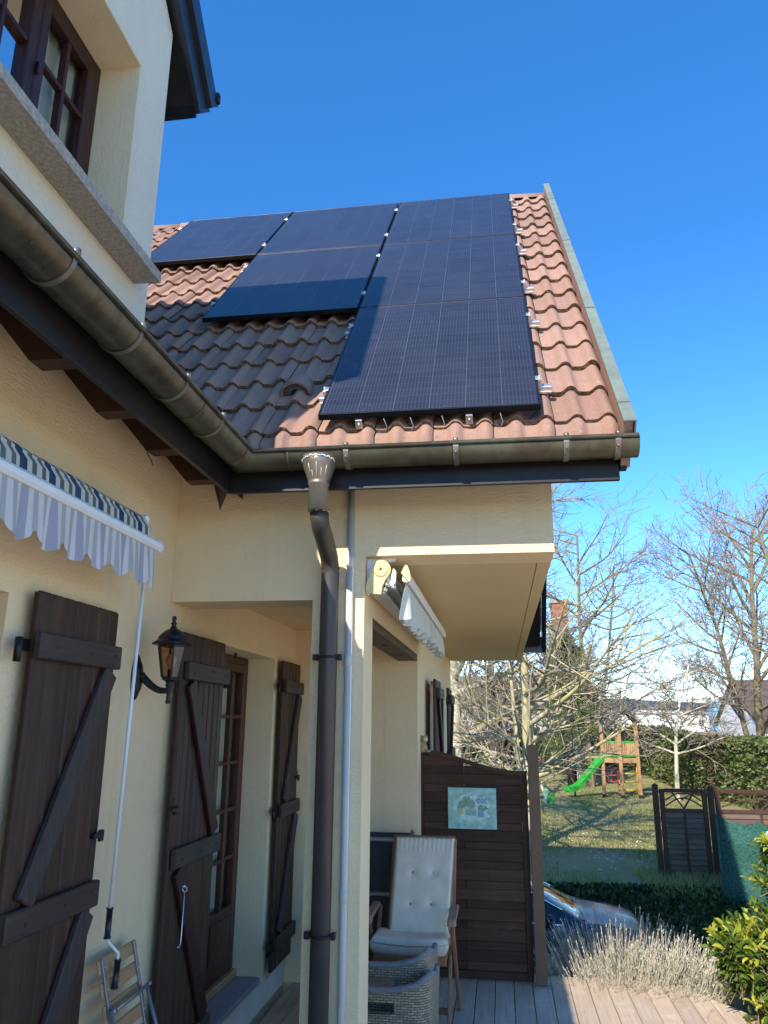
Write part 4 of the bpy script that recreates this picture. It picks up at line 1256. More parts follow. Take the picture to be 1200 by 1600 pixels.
# ================================================================== FOLDED CHAIR at the left wall
fc = thing("folding_chair", "folded garden chair of varnished slats and grey steel against the wall", "folding chair", (-1.66, 3.7, 0.0))
A = Vector((-1.715, 3.60, 1.02)); Bt = Vector((-1.50, 3.72, -0.02))      # leaning line
up = (A - Bt).normalized()
sd = Vector((-0.05, 1, -0.02)).normalized()
nrm = sd.cross(up).normalized()
if nrm.x < 0: nrm = -nrm
fr = MB()
for s_ in (-1, 1):
    off = sd * 0.165 * s_
    fr.beam(A + off + nrm * 0.012, Bt + off + nrm * 0.012, 0.022, 0.010, nrm, 0.002)
    q0 = A + off * 1.16 - up * 0.20 + nrm * 0.030; q1 = Bt + off * 1.2 + nrm * 0.12
    fr.tube([q0, q0 + (q1 - q0) * 0.5, q1], 0.008, 8)
fr.tube([A - sd * 0.175 - up * 0.205 + nrm * 0.035, A + sd * 0.21 - up * 0.205 + nrm * 0.035], 0.008, 8)
fr.lathe([(0.0, -0.012), (0.011, -0.012), (0.011, 0.012), (0.0, 0.012)], A + sd * 0.21 - up * 0.205 + nrm * 0.035, 10, Matrix.Rotation(R(90), 3, 'X'))
fr.lathe([(0.0, -0.012), (0.011, -0.012), (0.011, 0.012), (0.0, 0.012)], A - sd * 0.17 - up * 0.205 + nrm * 0.035, 10, Matrix.Rotation(R(90), 3, 'X'))
fr.build("steel_frame", M['alu_grey'], fc)
for k in range(10):
    c0 = A - up * (0.03 + 0.088 * k)
    s_ = MB(); s_.beam(c0 - sd * 0.19, c0 + sd * 0.18, 0.056, 0.014, nrm, 0.004)
    s_.build("slat", M['slat'], fc)
rv_ = MB()
for s_ in (-1, 1):
    for k in range(10):
        rv_.lathe([(0.005, 0), (0.004, 0.003), (0, 0.004)], A + sd * 0.165 * s_ - up * (0.03 + 0.088 * k) + nrm * 0.018, 6, Matrix.Rotation(R(80), 3, 'Y'))
rv_.build("rivet", M['wire'], fc)

# ================================================================== DECK
dk = MB(); bwid = 0.1455
xk = -3.6
def deck_end(x):
    if x < 1.27: return 7.275
    if x < 1.76: return 7.275 - (x - 1.27) * 1.45
    return 0
rnd = random.Random(2)
while xk < 1.76:
    x0_, x1_ = xk + 0.003, xk + bwid - 0.003
    ya, yb = deck_end(x0_), deck_end(x1_)
    if ya and x0_ > -1.775:
        if yb == 0: yb = ya - 0.25
        yst = -3.0
        P = [[[(x, y, z) for z in (-0.026, rnd.uniform(-0.0012, 0.0))] for y in (yst, ye)] for x, ye in ((x0_, ya), (x1_, yb))]
        if x1_ < XR - 0.29 or x0_ > XR - 0.0:
            if x1_ < XR - 0.29:
                P = [[[(x, y, z) for z in (-0.026, 0.0)] for y in (yst, 6.749)] for x in (x0_, x1_)]
            dk.hexa(P, 0.003)
        else:
            x0c = min(max(x0_, -1.775), 0)
            P = [[[(x, y, z) for z in (-0.026, 0.0)] for y in (yst, 6.749)] for x in (x0_, x1_)]
            dk.hexa(P, 0.003)
    xk += bwid
deck = dk.build("deck", M['deckY'])
tag(deck, "weathered timber deck of lengthwise boards with a cut off corner", kind="structure")
jb = MB()
for yy in (5.6, 6.2, 6.8): jb.box(-1.7, 1.70 - max(0, (yy - 6.4) * 0.6), yy, yy + 0.05, -0.13, -0.03)
jb.box(-1.0, 1.25, 7.20, 7.24, -0.16, -0.03)
jb.build("deck_joist", M['fenceX'], deck)

# ================================================================== SCREEN FENCE with plaque, post and figurine
sf = thing("screen_fence", "dark brown boarded screen with a swooping top rail beside the house", "fence", (-0.25, 7.05, 0))
fx0, fx1, fy = -0.725, 0.200, 7.05
def top(x):
    t_ = (x - fx0) / (fx1 - fx0); t_ = min(1, max(0, t_))
    return 1.775 - 0.165 * (0.5 - 0.5 * math.cos(math.pi * min(1.0, t_ * 1.08)))
for (xa, xb) in ((fx0, fx0 + 0.045), (fx1 - 0.05, fx1)):
    u_ = MB(); zt = top((xa + xb) / 2) - 0.036
    u_.box(xa, xb, fy - 0.03, fy + 0.03, 0.015, zt, 0.004); u_.build("upright", M['fenceZ'], sf)
rl_ = MB(); n = 24; vs = []
for i in range(n + 1):
    x = fx0 + (fx1 - fx0) * i / n
    z = top(x)
    vs += [(x, fy - 0.036, z - 0.034), (x, fy - 0.036, z), (x, fy + 0.036, z), (x, fy + 0.036, z - 0.034)]
rl_.add(vs, [(i * 4 + k, i * 4 + (k + 1) % 4, (i + 1) * 4 + (k + 1) % 4, (i + 1) * 4 + k) for i in range(n) for k in range(4)] + [(0, 1, 2, 3), (n * 4, n * 4 + 1, n * 4 + 2, n * 4 + 3)])
rl_.build("top_rail", M['fenceX'], sf)
rl_ = MB(); rl_.box(fx0 + 0.046, fx1 - 0.051, fy - 0.03, fy + 0.03, 0.015, 0.075, 0.004); rl_.build("bottom_rail", M['fenceX'], sf)
z = 0.078; rnd = random.Random(6); k = 0
bd = MB()
xa, xb = fx0 + 0.046, fx1 - 0.051
while z < 1.75:
    hh = 0.066 if k % 2 == 0 else 0.084
    sp = xa + (xb - xa) * 0.42 if k % 2 == 0 else None
    for (p, q) in (((xa, sp - 0.0006), (sp + 0.0006, xb)) if sp else ((xa, xb),)):
        if k % 2 == 0 and True:
            pass
        za, zb = z, z + hh + (0.005 if k % 2 else 0.0)
        ta, tb = top(p) - 0.035, top(q) - 0.035
        if min(ta, tb) <= za + 0.01:
            # clip the board under the swooping rail
            xs = [p + (q - p) * i / 12 for i in range(13)]
            run = [x for x in xs if top(x) - 0.035 > za + 0.006]
            if len(run) > 1:
                poly = [(run[0], za), (run[-1], za)] + [(x, min(zb, top(x) - 0.035)) for x in reversed(run)]
                bd.prism(poly, 'Y', fy - 0.010, fy + 0.010)
            continue
        if max(za, zb) > min(ta, tb):
            xs = [p + (q - p) * i / 12 for i in range(13)]
            bd.prism([(p, za), (q, za)] + [(x, min(zb, top(x) - 0.035)) for x in reversed(xs)], 'Y', fy - 0.010, fy + 0.010)
            continue
        y_ = fy - (0.001 if k % 2 == 0 else 0.017)
        P = [[[(x, yy, zz) for zz in (za, zb)] for yy in (y_ - 0.012 + (0.0), y_ + 0.012)] for x in (p, q)]
        for i in (0, 1): P[i][0][0] = (P[i][0][0][0], P[i][0][0][1] - 0.006, za)
        bd.hexa(P, 0.005)
    z += hh; k += 1
bd.build("boards", M['fenceX'], sf)

ps = thing("fence_post", "tall brown square post with rounded top bolted to the deck", "post", (0.27, 7.0, 0))
b = MB(); poly = [(0.212, 0.012), (0.300, 0.012)] + [(0.256 + 0.044 * math.cos(a), 1.80 + 0.030 * math.sin(a)) for a in [math.pi * k / 8 for k in range(9)]]
b.prism(poly, 'Y', 6.955, 7.045)
b.build("shaft", M['post'], ps)
b = MB(); b.box(0.200, 0.345, 6.94, 7.06, 0.001, 0.010, 0.002)
for xx in (0.32, 0.335): b.lathe([(0.007, 0.010), (0.007, 0.02), (0.0, 0.022)], (0.328, 6.96 if xx < 0.33 else 7.04, 0), 6)
b.build("base_plate", M['alu_grey'], ps)

pq = thing("wall_plaque", "pale teal ceramic plaque with painted pots and flowers on the screen", "plaque", (-0.26, 7.0, 1.3))
qx0, qx1, qz0, qz1, qy = -0.470, -0.062, 1.142, 1.470, 7.012
b = MB(); b.box(qx0, qx1, qy - 0.012, qy, qz0, qz1, 0.004); b.build("slab", M['teal'], pq)
b = MB()
for (a_, b_, c_, d_) in ((qx0 + 0.006, qx1 - 0.006, qz1 - 0.036, qz1 - 0.010), (qx0 + 0.006, qx1 - 0.006, qz0 + 0.008, qz0 + 0.030), (qx0 + 0.006, qx0 + 0.026, qz0 + 0.032, qz1 - 0.038), (qx1 - 0.026, qx1 - 0.006, qz0 + 0.032, qz1 - 0.038)):
    b.box(a_, b_, qy - 0.0135, qy - 0.0121, c_, d_)
b.build("border", M['teal'], pq)
def blob(mb, cx_, cz_, rx, rz, y_, n=14, seed=0):
    rr = random.Random(seed)
    pts = [(cx_ + rx * rr.uniform(0.8, 1.15) * math.cos(2 * math.pi * k / n), cz_ + rz * rr.uniform(0.8, 1.15) * math.sin(2 * math.pi * k / n)) for k in range(n)]
    mb.prism(pts, 'Y', y_ - 0.0012, y_)
ox, oz = (qx0 + qx1) / 2, (qz0 + qz1) / 2
b = MB(); blob(b, ox, oz, 0.155, 0.115, qy - 0.0122, 22, 1); b.build("centre_field", M['teal_mid'], pq)
b = MB()
for i, (x_, z_, rx, rz) in enumerate(((-0.075, 0.035, 0.040, 0.030), (-0.03, 0.05, 0.022, 0.045), (-0.10, 0.01, 0.025, 0.025), (0.0, 0.035, 0.03, 0.035), (0.075, 0.0, 0.03, 0.03), (-0.06, 0.065, 0.02, 0.03), (0.11, 0.005, 0.02, 0.018))):
    blob(b, ox + x_, oz + z_, rx, rz, qy - 0.0136 - i * 0.00005, 12, i)
b.build("painted_plants", M['p_green'], pq)
b = MB()
b.prism([(ox - 0.055, oz - 0.055), (ox + 0.035, oz - 0.06), (ox + 0.035, oz - 0.02), (ox - 0.05, oz - 0.012)], 'Y', qy - 0.0160, qy - 0.0150); b.build("painted_bench", M['p_teal'], pq)
b = MB()
b.prism([(ox - 0.055, oz - 0.011), (ox + 0.035, oz - 0.019), (ox + 0.035, oz - 0.002), (ox - 0.04, oz + 0.006)], 'Y', qy - 0.0160, qy - 0.0150)
b.prism([(ox - 0.12, oz - 0.05), (ox - 0.08, oz - 0.05), (ox - 0.075, oz - 0.005), (ox - 0.125, oz - 0.005)], 'Y', qy - 0.0160, qy - 0.0150)
b.build("painted_pot", M['p_tan'], pq)
b = MB()
b.prism([(ox + 0.045, oz - 0.07), (ox + 0.10, oz - 0.07), (ox + 0.095, oz - 0.015), (ox + 0.05, oz - 0.015)], 'Y', qy - 0.0160, qy - 0.0150)
b.build("painted_watering_can", M['p_blue'], pq)
b = MB()
for i in range(12): blob(b, ox + 0.040 + 0.0075 * i, oz + 0.062 + 0.016 * math.sin(i * 2.4), 0.009, 0.012, qy - 0.0146 - i * 0.00004, 8, 20 + i)
b.build("painted_flowers", M['p_blue'], pq)

fg = MB()
fg.lathe([(0.0, 1.752), (0.034, 1.755), (0.043, 1.775), (0.042, 1.80), (0.031, 1.828), (0.018, 1.84), (0.0, 1.845)], (-0.690, 7.02, 0), 18, sx=1.15)
fg.lathe([(0.0, 1.826), (0.020, 1.832), (0.032, 1.85), (0.033, 1.866), (0.024, 1.884), (0.0, 1.894)], (-0.668, 7.012, 0), 16, sx=0.95)
for s_ in (-1, 1): fg.lathe([(0.0, -0.008), (0.009, -0.004), (0.010, 0.003), (0.0, 0.009)], (-0.672 + 0.021 * s_, 7.014, 1.889), 8)
fg.lathe([(0.0, -0.012), (0.015, -0.008), (0.017, 0.003), (0.0, 0.01)], (-0.635, 6.995, 1.765), 10, sx=1.5)
fgo = fg.build("figurine", M['fig'])
tag(fgo, "small tan animal figurine sitting on the left end of the screen's top rail", "figurine")
b = MB(); b.lathe([(0.0, -0.013), (0.014, -0.011), (0.020, 0.0), (0.014, 0.011), (0.0, 0.013)], (-0.655, 6.990, 1.864), 12, Matrix.Rotation(R(60), 3, 'X') , sx=0.95)
b.build("face", M['fig_white'], fgo)

# ================================================================== CHAIRS in the porch
ch = thing("cushioned_chair", "teak garden armchair with a worn cream buttoned cushion facing the camera", "chair", (-0.62, 6.2, 0))
def softbox(mb, fn, nu, nv, th):
    """a padded slab over the sheet fn(u,v)->(point, normal)"""
    vs = []
    for side in (1, -1):
        for j in range(nv + 1):
            for i in range(nu + 1):
                u, v = i / nu, j / nv
                p, nrm_ = fn(u, v)
                e = min(u, 1 - u, 0.5) * nu / 1.6; f_ = min(v, 1 - v, 0.5) * nv / 1.6
                k_ = min(1, max(0.0, min(e, f_))) ** 0.5
                vs.append(Vector(p) + Vector(nrm_) * th * 0.5 * side * (0.32 + 0.68 * k_))
    W_ = nu + 1; N_ = W_ * (nv + 1); fs = []
    for j in range(nv):
        for i in range(nu):
            a = j * W_ + i
            fs.append((a, a + 1, a + W_ + 1, a + W_)); fs.append((N_ + a, N_ + a + W_, N_ + a + W_ + 1, N_ + a + 1))
    for i in range(nu):
        fs.append((i, N_ + i, N_ + i + 1, i + 1)); a = nv * W_ + i; fs.append((a, a + 1, N_ + a + 1, N_ + a))
    for j in range(nv):
        a = j * W_; fs.append((a, a + W_, N_ + a + W_, N_ + a)); a = j * W_ + nu; fs.append((a, N_ + a, N_ + a + W_, a + W_))
    mb.add(vs, fs, 0, True)
CX0, CX1 = -0.860, -0.400
buttons = [(0.33, 0.62), (0.68, 0.62), (0.33, 0.30), (0.68, 0.30)]
bk_n = Vector((0, -0.94, 0.34)).normalized()
def backfn(u, v):
    x = CX0 + 0.02 + (CX1 - CX0 - 0.02) * u + 0.028 * v + (u - 0.5) * -0.02 * (1 - v)
    p = Vector((x, 6.02 + 0.26 * v, 0.555 + 0.605 * v))
    dpt = 0
    for bu, bv in buttons:
        d2 = ((u - bu) * 0.45) ** 2 + ((v - bv) * 0.74) ** 2
        dpt += 0.016 * math.exp(-d2 / 0.0009) + 0.005 * math.exp(-d2 / 0.006)
    p -= bk_n * dpt
    if v > 0.85: p += bk_n * 0.003 * math.sin(u * 80)
    return p, bk_n
b = MB(); softbox(b, backfn, 44, 60, 0.062); b.build("back_cushion", M['cushion'], ch)
def seatfn(u, v):
    x = CX0 - 0.072 + (CX1 - CX0 + 0.07) * u
    return Vector((x, 5.79 + 0.30 * v, 0.540 - 0.012 * v - 0.018 * math.sin(u * math.pi) * (1 - 0.5 * v))), Vector((0, -0.05, 1))
b = MB(); softbox(b, seatfn, 30, 24, 0.115); b.build("seat_cushion", M['cushion'], ch)
b = MB()
for bu, bv in buttons:
    p, n_ = backfn(bu, bv)
    if (bu, bv) == (0.68, 0.62):
        b.tube([p + n_ * 0.033 + Vector((0, 0, -0.014)), p + n_ * 0.034 + Vector((0, 0, 0.012))], 0.0022, 5); continue
    b.lathe([(0.0, -0.003), (0.012, -0.001), (0.010, 0.004), (0.0, 0.006)], p + n_ * 0.031, 12, Matrix.Rotation(R(70), 3, 'X'))
b.build("cushion_button", M['piping'], ch)
b = MB()
pts = [backfn(u, v)[0] + bk_n * 0.014 for u, v in [(0.0, 0.05), (0.0, 0.5), (0.005, 0.97), (0.03, 0.995), (0.5, 1.0), (0.97, 0.995), (0.995, 0.97), (1.0, 0.5), (1.0, 0.05)]]
b.tube(pts, 0.0045, 6)
pts = [seatfn(u, v)[0] + Vector((0, 0, 0.016)) for u, v in [(0.0, 0.9), (0.0, 0.04), (0.02, 0.01), (0.25, 0), (0.5, 0.0), (0.75, 0), (0.98, 0.01), (1.0, 0.04), (1.0, 0.9)]]
b.tube(pts, 0.0045, 6)
b.build("piping", M['piping'], ch)
for s_, xx in ((-1, -0.945), (1, -0.372)):
    b = MB(); b.beam((xx, 5.80, 0.705), (xx, 6.18, 0.72), 0.060, 0.026, c=0.008); b.box(xx - 0.030, xx + 0.030, 5.755, 5.81, 0.668, 0.720, 0.012); b.build("armrest", M['teakY'], ch)
    b = MB(); b.beam((xx, 5.84, 0.69), (xx + 0.012 * s_, 6.36, 0.0), 0.024, 0.045, (0, 1, 0.2), 0.004); b.build("rear_leg", M['teakZ'], ch)
    b = MB(); b.beam((xx - 0.026 * s_, 6.20, 0.70), (xx - 0.026 * s_, 5.72, 0.0), 0.024, 0.045, (0, 1, 0.2), 0.004); b.build("front_leg", M['teakZ'], ch)
b = MB(); b.beam((CX0 - 0.05, 5.80, 0.455), (CX1 - 0.01, 5.80, 0.455), 0.024, 0.055, c=0.004)
for k in range(5): b.box(CX0 - 0.03, CX1 - 0.01, 5.83 + 0.062 * k, 5.872 + 0.062 * k, 0.458, 0.476, 0.003)
b.beam((CX0 - 0.05, 5.90, 0.13), (CX1, 5.90, 0.13), 0.024, 0.04, c=0.004)
b.build("seat_frame", M['teakZ'], ch)
b = MB()
for xx in (CX0 + 0.02, CX1 + 0.01): b.beam((xx, 6.07, 0.46), (xx + 0.012, 6.33, 1.150), 0.035, 0.022, (0, 1, 0), 0.004)
b.beam((CX0 + 0.02, 6.335, 1.145), (CX1 + 0.03, 6.335, 1.145), 0.03, 0.05, c=0.006)
b.build("back_frame", M['teakZ'], ch)

dc = thing("folded_recliner", "dark mesh recliner chair folded upright against the porch wall", "chair", (-1.0, 6.55, 0))
b = MB()
for xx in (-1.30, -0.725): b.tube([(xx, 6.40, 0.03), (xx, 6.60, 1.16)], 0.016, 10)
b.box(-1.31, -0.715, 6.575, 6.60, 1.085, 1.112, 0.005); b.box(-1.31, -0.745, 6.50, 6.53, 0.70, 0.725, 0.005); b.box(-1.31, -0.745, 6.42, 6.45, 0.10, 0.13, 0.005)
b.build("tube_frame", M['alu_grey'], dc)
b = MB()
b.hexa([[[(x, 6.585 + dy, 1.115) , (x, 6.597 + dy, 1.15)] for dy in (0, 0.008)] for x in (-1.285, -0.745)])
b.hexa([[[(x, 6.515 + dy, 0.728), (x, 6.574 + dy, 1.083)] for dy in (0, 0.008)] for x in (-1.285, -0.745)])
b.hexa([[[(x, 6.44 + dy, 0.14), (x, 6.505 + dy, 0.698)] for dy in (0, 0.008)] for x in (-1.285, -0.745)])
b.build("mesh_seat", M['textilene'], dc)
b = MB(); b.box(-0.742, -0.718, 6.59, 6.62, 1.12, 1.175, 0.005); b.build("hinge_cap", M['alu_grey'], dc)

def rattan_chair(y0, z0, x0, label):
    t_ = thing("rattan_armchair", label, "armchair", (x0, y0, z0), "stacked rattan armchairs")
    # plan: a rounded tub open towards +y, back towards the camera
    hw, dp_, r_ = 0.315, 0.60, 0.10
    path = []
    for i in range(11): path.append((-hw, dp_ - (dp_ - r_) * i / 10))
    for i in range(1, 9): a = math.pi + math.pi / 2 * i / 8; path.append((-hw + r_ + r_ * math.cos(a), r_ + r_ * math.sin(a)))
    for i in range(1, 14): path.append((-hw + r_ + (2 * hw - 2 * r_) * i / 13, 0))
    for i in range(1, 9): a = -math.pi / 2 + math.pi / 2 * i / 8; path.append((hw - r_ + r_ * math.cos(a), r_ + r_ * math.sin(a)))
    for i in range(1, 11): path.append((hw, r_ + (dp_ - r_) * i / 10))
    def ht(x, y):
        back = 0.53 + 0.075 * (abs(x) / hw) ** 2.6
        if y > 0.07: back = 0.505 + 0.10 - 0.02 * max(0, (0.10 - y)) - 0.11 * min(1, max(0, (y - 0.10)) / 0.35)
        return back
    m_ = MB(); npt = len(path); zs_ = 14
    cum = [0]
    for a, b2 in zip(path, path[1:]): cum.append(cum[-1] + math.dist(a, b2))
    def shell(inset, flip):
        vs = []
        for j in range(zs_ + 1):
            for i, (px, py) in enumerate(path):
                h_ = ht(px, py); z_ = 0.12 + (h_ - 0.12) * j / zs_
                fl = 1 + 0.05 * (z_ / 0.6)
                qx = px * fl; qy = py - 0.05 * (z_ / 0.6) * (1 - py / dp_)
                tn = Vector((path[min(i + 1, npt - 1)][0] - path[max(i - 1, 0)][0], path[min(i + 1, npt - 1)][1] - path[max(i - 1, 0)][1], 0)).normalized()
                nn = Vector((-tn.y, tn.x, 0))
                vs.append(Vector((qx, qy, z_)) + nn * inset)
        return vs
    out = shell(0.0, 0); inn = shell(0.035, 1)
    slot = lambda i, j: abs(path[i][0] + 0.0) < 0.12 and abs(path[i + 1][0]) < 0.12 and path[i][1] < 0.01 and j in (10, 11)
    fs = []
    for j in range(zs_):
        for i in range(npt - 1):
            if slot(i, j): continue
            a = j * npt + i
            fs.append((a, a + 1, a + npt + 1, a + npt)); o = npt * (zs_ + 1)
            fs.append((o + a, o + a + npt, o + a + npt + 1, o + a + 1))
    m_.add(out + inn, fs, 0, False)
    m_.add([(x, y, 0.30) for x, y in ((-hw + 0.04, 0.03), (hw - 0.04, 0.03), (hw - 0.04, dp_ - 0.02), (-hw + 0.04, dp_ - 0.02))] + [(x, y, 0.26) for x, y in ((-hw + 0.04, 0.03), (hw - 0.04, 0.03), (hw - 0.04, dp_ - 0.02), (-hw + 0.04, dp_ - 0.02))], [(0, 1, 2, 3), (4, 5, 6, 7), (0, 1, 5, 4), (1, 2, 6, 5), (2, 3, 7, 6), (3, 0, 4, 7)])
    m_.build("woven_shell", M['rattan'], t_, local=True)
    rm_ = MB(); tops = [((out[zs_ * npt + i] + inn[zs_ * npt + i]) / 2) for i in range(npt)]
    rm_.tube(tops, 0.021, 8); rm_.build("rim", M['rattan_rim'], t_, local=True)
    for sx in (-1, 1):
        for yy in (0.05, dp_ - 0.04):
            l_ = MB(); l_.tube([(sx * (hw - 0.03), yy, -z0 if z0 > 0.05 and False else 0.0), (sx * (hw - 0.02), yy, 0.13)], 0.018, 8); l_.build("leg", M['rattan_rim'], t_, local=True)
    return t_
rattan_chair(4.93, 0.0, -0.765, "lower woven rattan armchair of the stack, back with a handle slot")
rattan_chair(5.12, 0.075, -0.79, "upper woven rattan armchair stacked inside the one with the handle slot")

# ================================================================== GROUND
def sstep(a, b, x):
    t_ = min(1, max(0, (x - a) / (b - a))); return t_ * t_ * (3 - 2 * t_)
def gz(x, y):
    z = -0.52 + 0.10 * sstep(16, 30, y) + 0.35 * sstep(30, 46, y) - 0.1 * sstep(60, 120, y)
    low = -1.25
    d_ = max(sstep(12.35, 13.7, y + 0.10 * math.sin(x * 1.3)), sstep(4.6, 6.2, x))
    z = low + (z - low) * d_
    if y < 9: z = z + ((-0.75) - z) * (1 - sstep(7.6, 9.3, y)) 
    return z + 0.02 * math.sin(x * 0.9 + y * 0.37) * (1 if y < 60 else 0)
def axis_samples(a, b, near0, near1, st, far):
    out = []; x = a
    while x < b:
        out.append(x)
        d_ = 0 if near0 <= x <= near1 else min(abs(x - near0), abs(x - near1))
        x += st + d_ * far
    out.append(b); return out
gxs = axis_samples(-600, 700, -6, 12, 0.45, 0.16); gys = axis_samples(-300, 900, 4, 42, 0.4, 0.13)
g = MB()
vs = [(x, y, gz(x, y)) for y in gys for x in gxs]; nx = len(gxs)
g.add(vs, [(j * nx + i, j * nx + i + 1, (j + 1) * nx + i + 1, (j + 1) * nx + i) for j in range(len(gys) - 1) for i in range(nx - 1)], 0, True)
structure(g.build("lawn", M['lawn']), "lawn with worn patches behind the house")
g = MB()
vs = [(1.9, -14, -0.05), (24, -14, -0.05), (24, 7.5, -0.5), (4.2, 6.6, -0.5), (2.6, 5.2, -0.1), (1.9, 4.5, -0.05)]
g.add(vs + [(x, y, -1.4) for x, y, z in vs], [(0, 1, 2, 3, 4, 5)] + [(i, (i + 1) % 6, 6 + (i + 1) % 6, 6 + i) for i in range(6)])
structure(g.build("bounce_terrace", M['bounce_terrace']), "unseen pale sheet added beside the deck to bounce light")  # unseen sheet, added to bounce warm sunlight onto the shaded walls
g = MB()
vs = []; nn = 0
dxs = [-5 + 0.5 * i for i in range(20)]; dys = [9.0 + 0.3 * j for j in range(12)]
vs = [(x, y, gz(x, y) + 0.012) for y in dys for x in dxs]
g.add(vs, [(j * 20 + i, j * 20 + i + 1, (j + 1) * 20 + i + 1, (j + 1) * 20 + i) for j in range(11) for i in range(19)])
structure(g.build("driveway", M['asphalt']), "grey driveway beside the house where the blue car stands")

def tuft_field(name, n, sampler, mat, h0, h1, w, seed, label, cat):
    rr = random.Random(seed); m_ = MB(); vs = []; fs = []
    for _ in range(n):
        x, y = sampler(rr)
        z = gz(x, y) - 0.005; h = rr.uniform(h0, h1); a = rr.uniform(0, 6.28); lx, ly = rr.gauss(0, 0.4) * h, rr.gauss(0, 0.4) * h
        b_ = len(vs); c_, s_ = math.cos(a) * w, math.sin(a) * w
        vs += [(x - c_, y - s_, z), (x + c_, y + s_, z), (x + lx, y + ly, z + h)]; fs.append((b_, b_ + 1, b_ + 2))
    m_.add(vs, fs)
    return tag(m_.build(name, mat, recalc=False), label, cat, kind="stuff")
def s_lawn(rr):
    while True:
        y = 13.55 + 22 * rr.random() ** 1.3; x = y * rr.uniform(0.02, 0.30)
        if noise.noise((x * 0.5, y * 0.35, 3.3)) + 0.35 > rr.random() * 0.8: return x, y
tuft_field("grass", 42000, s_lawn, M['grassblade'], 0.03, 0.085, 0.007, 1, "short patchy lawn grass between the car and the playground", "grass")
m_ = MB(); rr = random.Random(12)
for _ in range(75):
    y = rr.uniform(15, 20.5) if rr.random() < 0.85 else rr.uniform(15, 26)
    x = y * rr.uniform(0.055, 0.20); z = gz(x, y) + 0.06
    m_.add([(x + 0.017 * math.cos(k * 1.047), y + 0.017 * math.sin(k * 1.047), z + 0.004 * (k % 2)) for k in range(6)] + [(x, y, z + 0.012)], [(k, (k + 1) % 6, 6) for k in range(6)])
tag(m_.build("daisies", M['daisy']), "tiny white daisies sprinkled over the shaded grass", "daisies", kind="stuff")

# ------------------------------------------------------------------ leaf clouds
def leaf(mb, p, d, nrm, ln, wd, m=0, fold=0.25):
    d = d.normalized(); s_ = d.cross(nrm)
    if s_.length < 1e-4: s_ = d.orthogonal()
    s_.normalize(); n_ = s_.cross(d)
    P = [p, p + d * ln * 0.35 + s_ * wd * 0.5 + n_ * wd * fold, p + d * ln * 0.75 + s_ * wd * 0.36 + n_ * wd * fold, p + d * ln - n_ * wd * 0.3, p + d * ln * 0.75 - s_ * wd * 0.36 + n_ * wd * fold, p + d * ln * 0.35 - s_ * wd * 0.5 + n_ * wd * fold, p + d * ln * 0.5]
    mb.add(P, [(0, 1, 6), (1, 2, 6), (2, 3, 6), (3, 4, 6), (4, 5, 6), (5, 0, 6)], m)
def rvec(rr):
    while True:
        v = Vector((rr.uniform(-1, 1), rr.uniform(-1, 1), rr.uniform(-1, 1)))
        if 0.05 < v.length < 1: return v.normalized()
def quadleaf(mb, p, d, s_, ln, wd, m=0):
    mb.add([p, p + d * ln * 0.5 + s_ * wd * 0.5, p + d * ln, p + d * ln * 0.5 - s_ * wd * 0.5], [(0, 1, 2, 3)], m)

def hedge(name, path, h, thick, n, mats, seed, label, size=(0.05, 0.10), weights=(0.85, 0.15)):
    rr = random.Random(seed)
    t_ = thing(name, label, "hedge", (path[0][0], path[0][1], gz(*path[0])))
    segs = [(Vector((*a, 0)), Vector((*b_, 0))) for a, b_ in zip(path, path[1:])]
    L = [(b_ - a).length for a, b_ in segs]; T_ = sum(L)
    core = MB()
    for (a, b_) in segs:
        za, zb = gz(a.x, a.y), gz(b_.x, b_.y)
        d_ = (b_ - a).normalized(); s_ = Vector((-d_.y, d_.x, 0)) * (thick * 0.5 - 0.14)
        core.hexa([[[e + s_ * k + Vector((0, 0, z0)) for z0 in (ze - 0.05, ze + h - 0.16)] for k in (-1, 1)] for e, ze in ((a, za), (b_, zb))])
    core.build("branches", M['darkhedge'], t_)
    lf = MB()
    for _ in range(n):
        u = rr.random() * T_; k = 0
        while k < len(L) - 1 and u > L[k]: u -= L[k]; k += 1
        a, b_ = segs[k]; d_ = (b_ - a).normalized(); s_ = Vector((-d_.y, d_.x, 0))
        p = a + d_ * min(u, L[k])
        z = rr.random(); side = rr.uniform(-1, 1)
        if rr.random() < 0.7: side = math.copysign(rr.uniform(0.7, 1.0), side)
        else: z = rr.uniform(0.86, 1.0)
        bulge = 1 + 0.22 * noise.noise((p.x * 0.9, p.y * 0.9, z * 2.2 * h)) + 0.1 * noise.noise((p.x * 3, p.y * 3, z * 5))
        hh = h * (1 + 0.05 * noise.noise((p.x * 0.8, p.y * 0.8, 7.0)))
        p = p + s_ * side * thick * 0.5 * bulge + Vector((0, 0, gz(p.x, p.y) + z * hh))
        dirv = (s_ * side + rvec(rr) * 0.9 + Vector((0, 0, 0.15))).normalized(); ln = rr.uniform(*size)
        patch = noise.noise((p.x * 0.7, p.y * 0.7, p.z * 0.5))
        mi = 1 if (len(mats) > 1 and patch > 0.12 and rr.random() < 0.75) else 0
        quadleaf(lf, p, dirv, dirv.cross(rvec(rr)).normalized(), ln, ln * 0.6, mi)
    lf.build("leaves", mats, t_, recalc=False)
    return t_
hedge("hedge", [(6.9, 42.5), (7.25, 32.5), (8.4, 23.5), (9.6, 17.0)], 2.05, 1.3, 26000, [M['hedge'], M['hedge_brown']], 21, "tall clipped green hedge with brown patches behind the playground tower", (0.09, 0.17))
hedge("hedge", [(-3.5, 44.0), (1.5, 45.0), (6.6, 43.2)], 1.75, 1.4, 9000, [M['darkhedge'], M['hedge']], 22, "low dark hedge in shade at the back of the lawn", (0.12, 0.22))

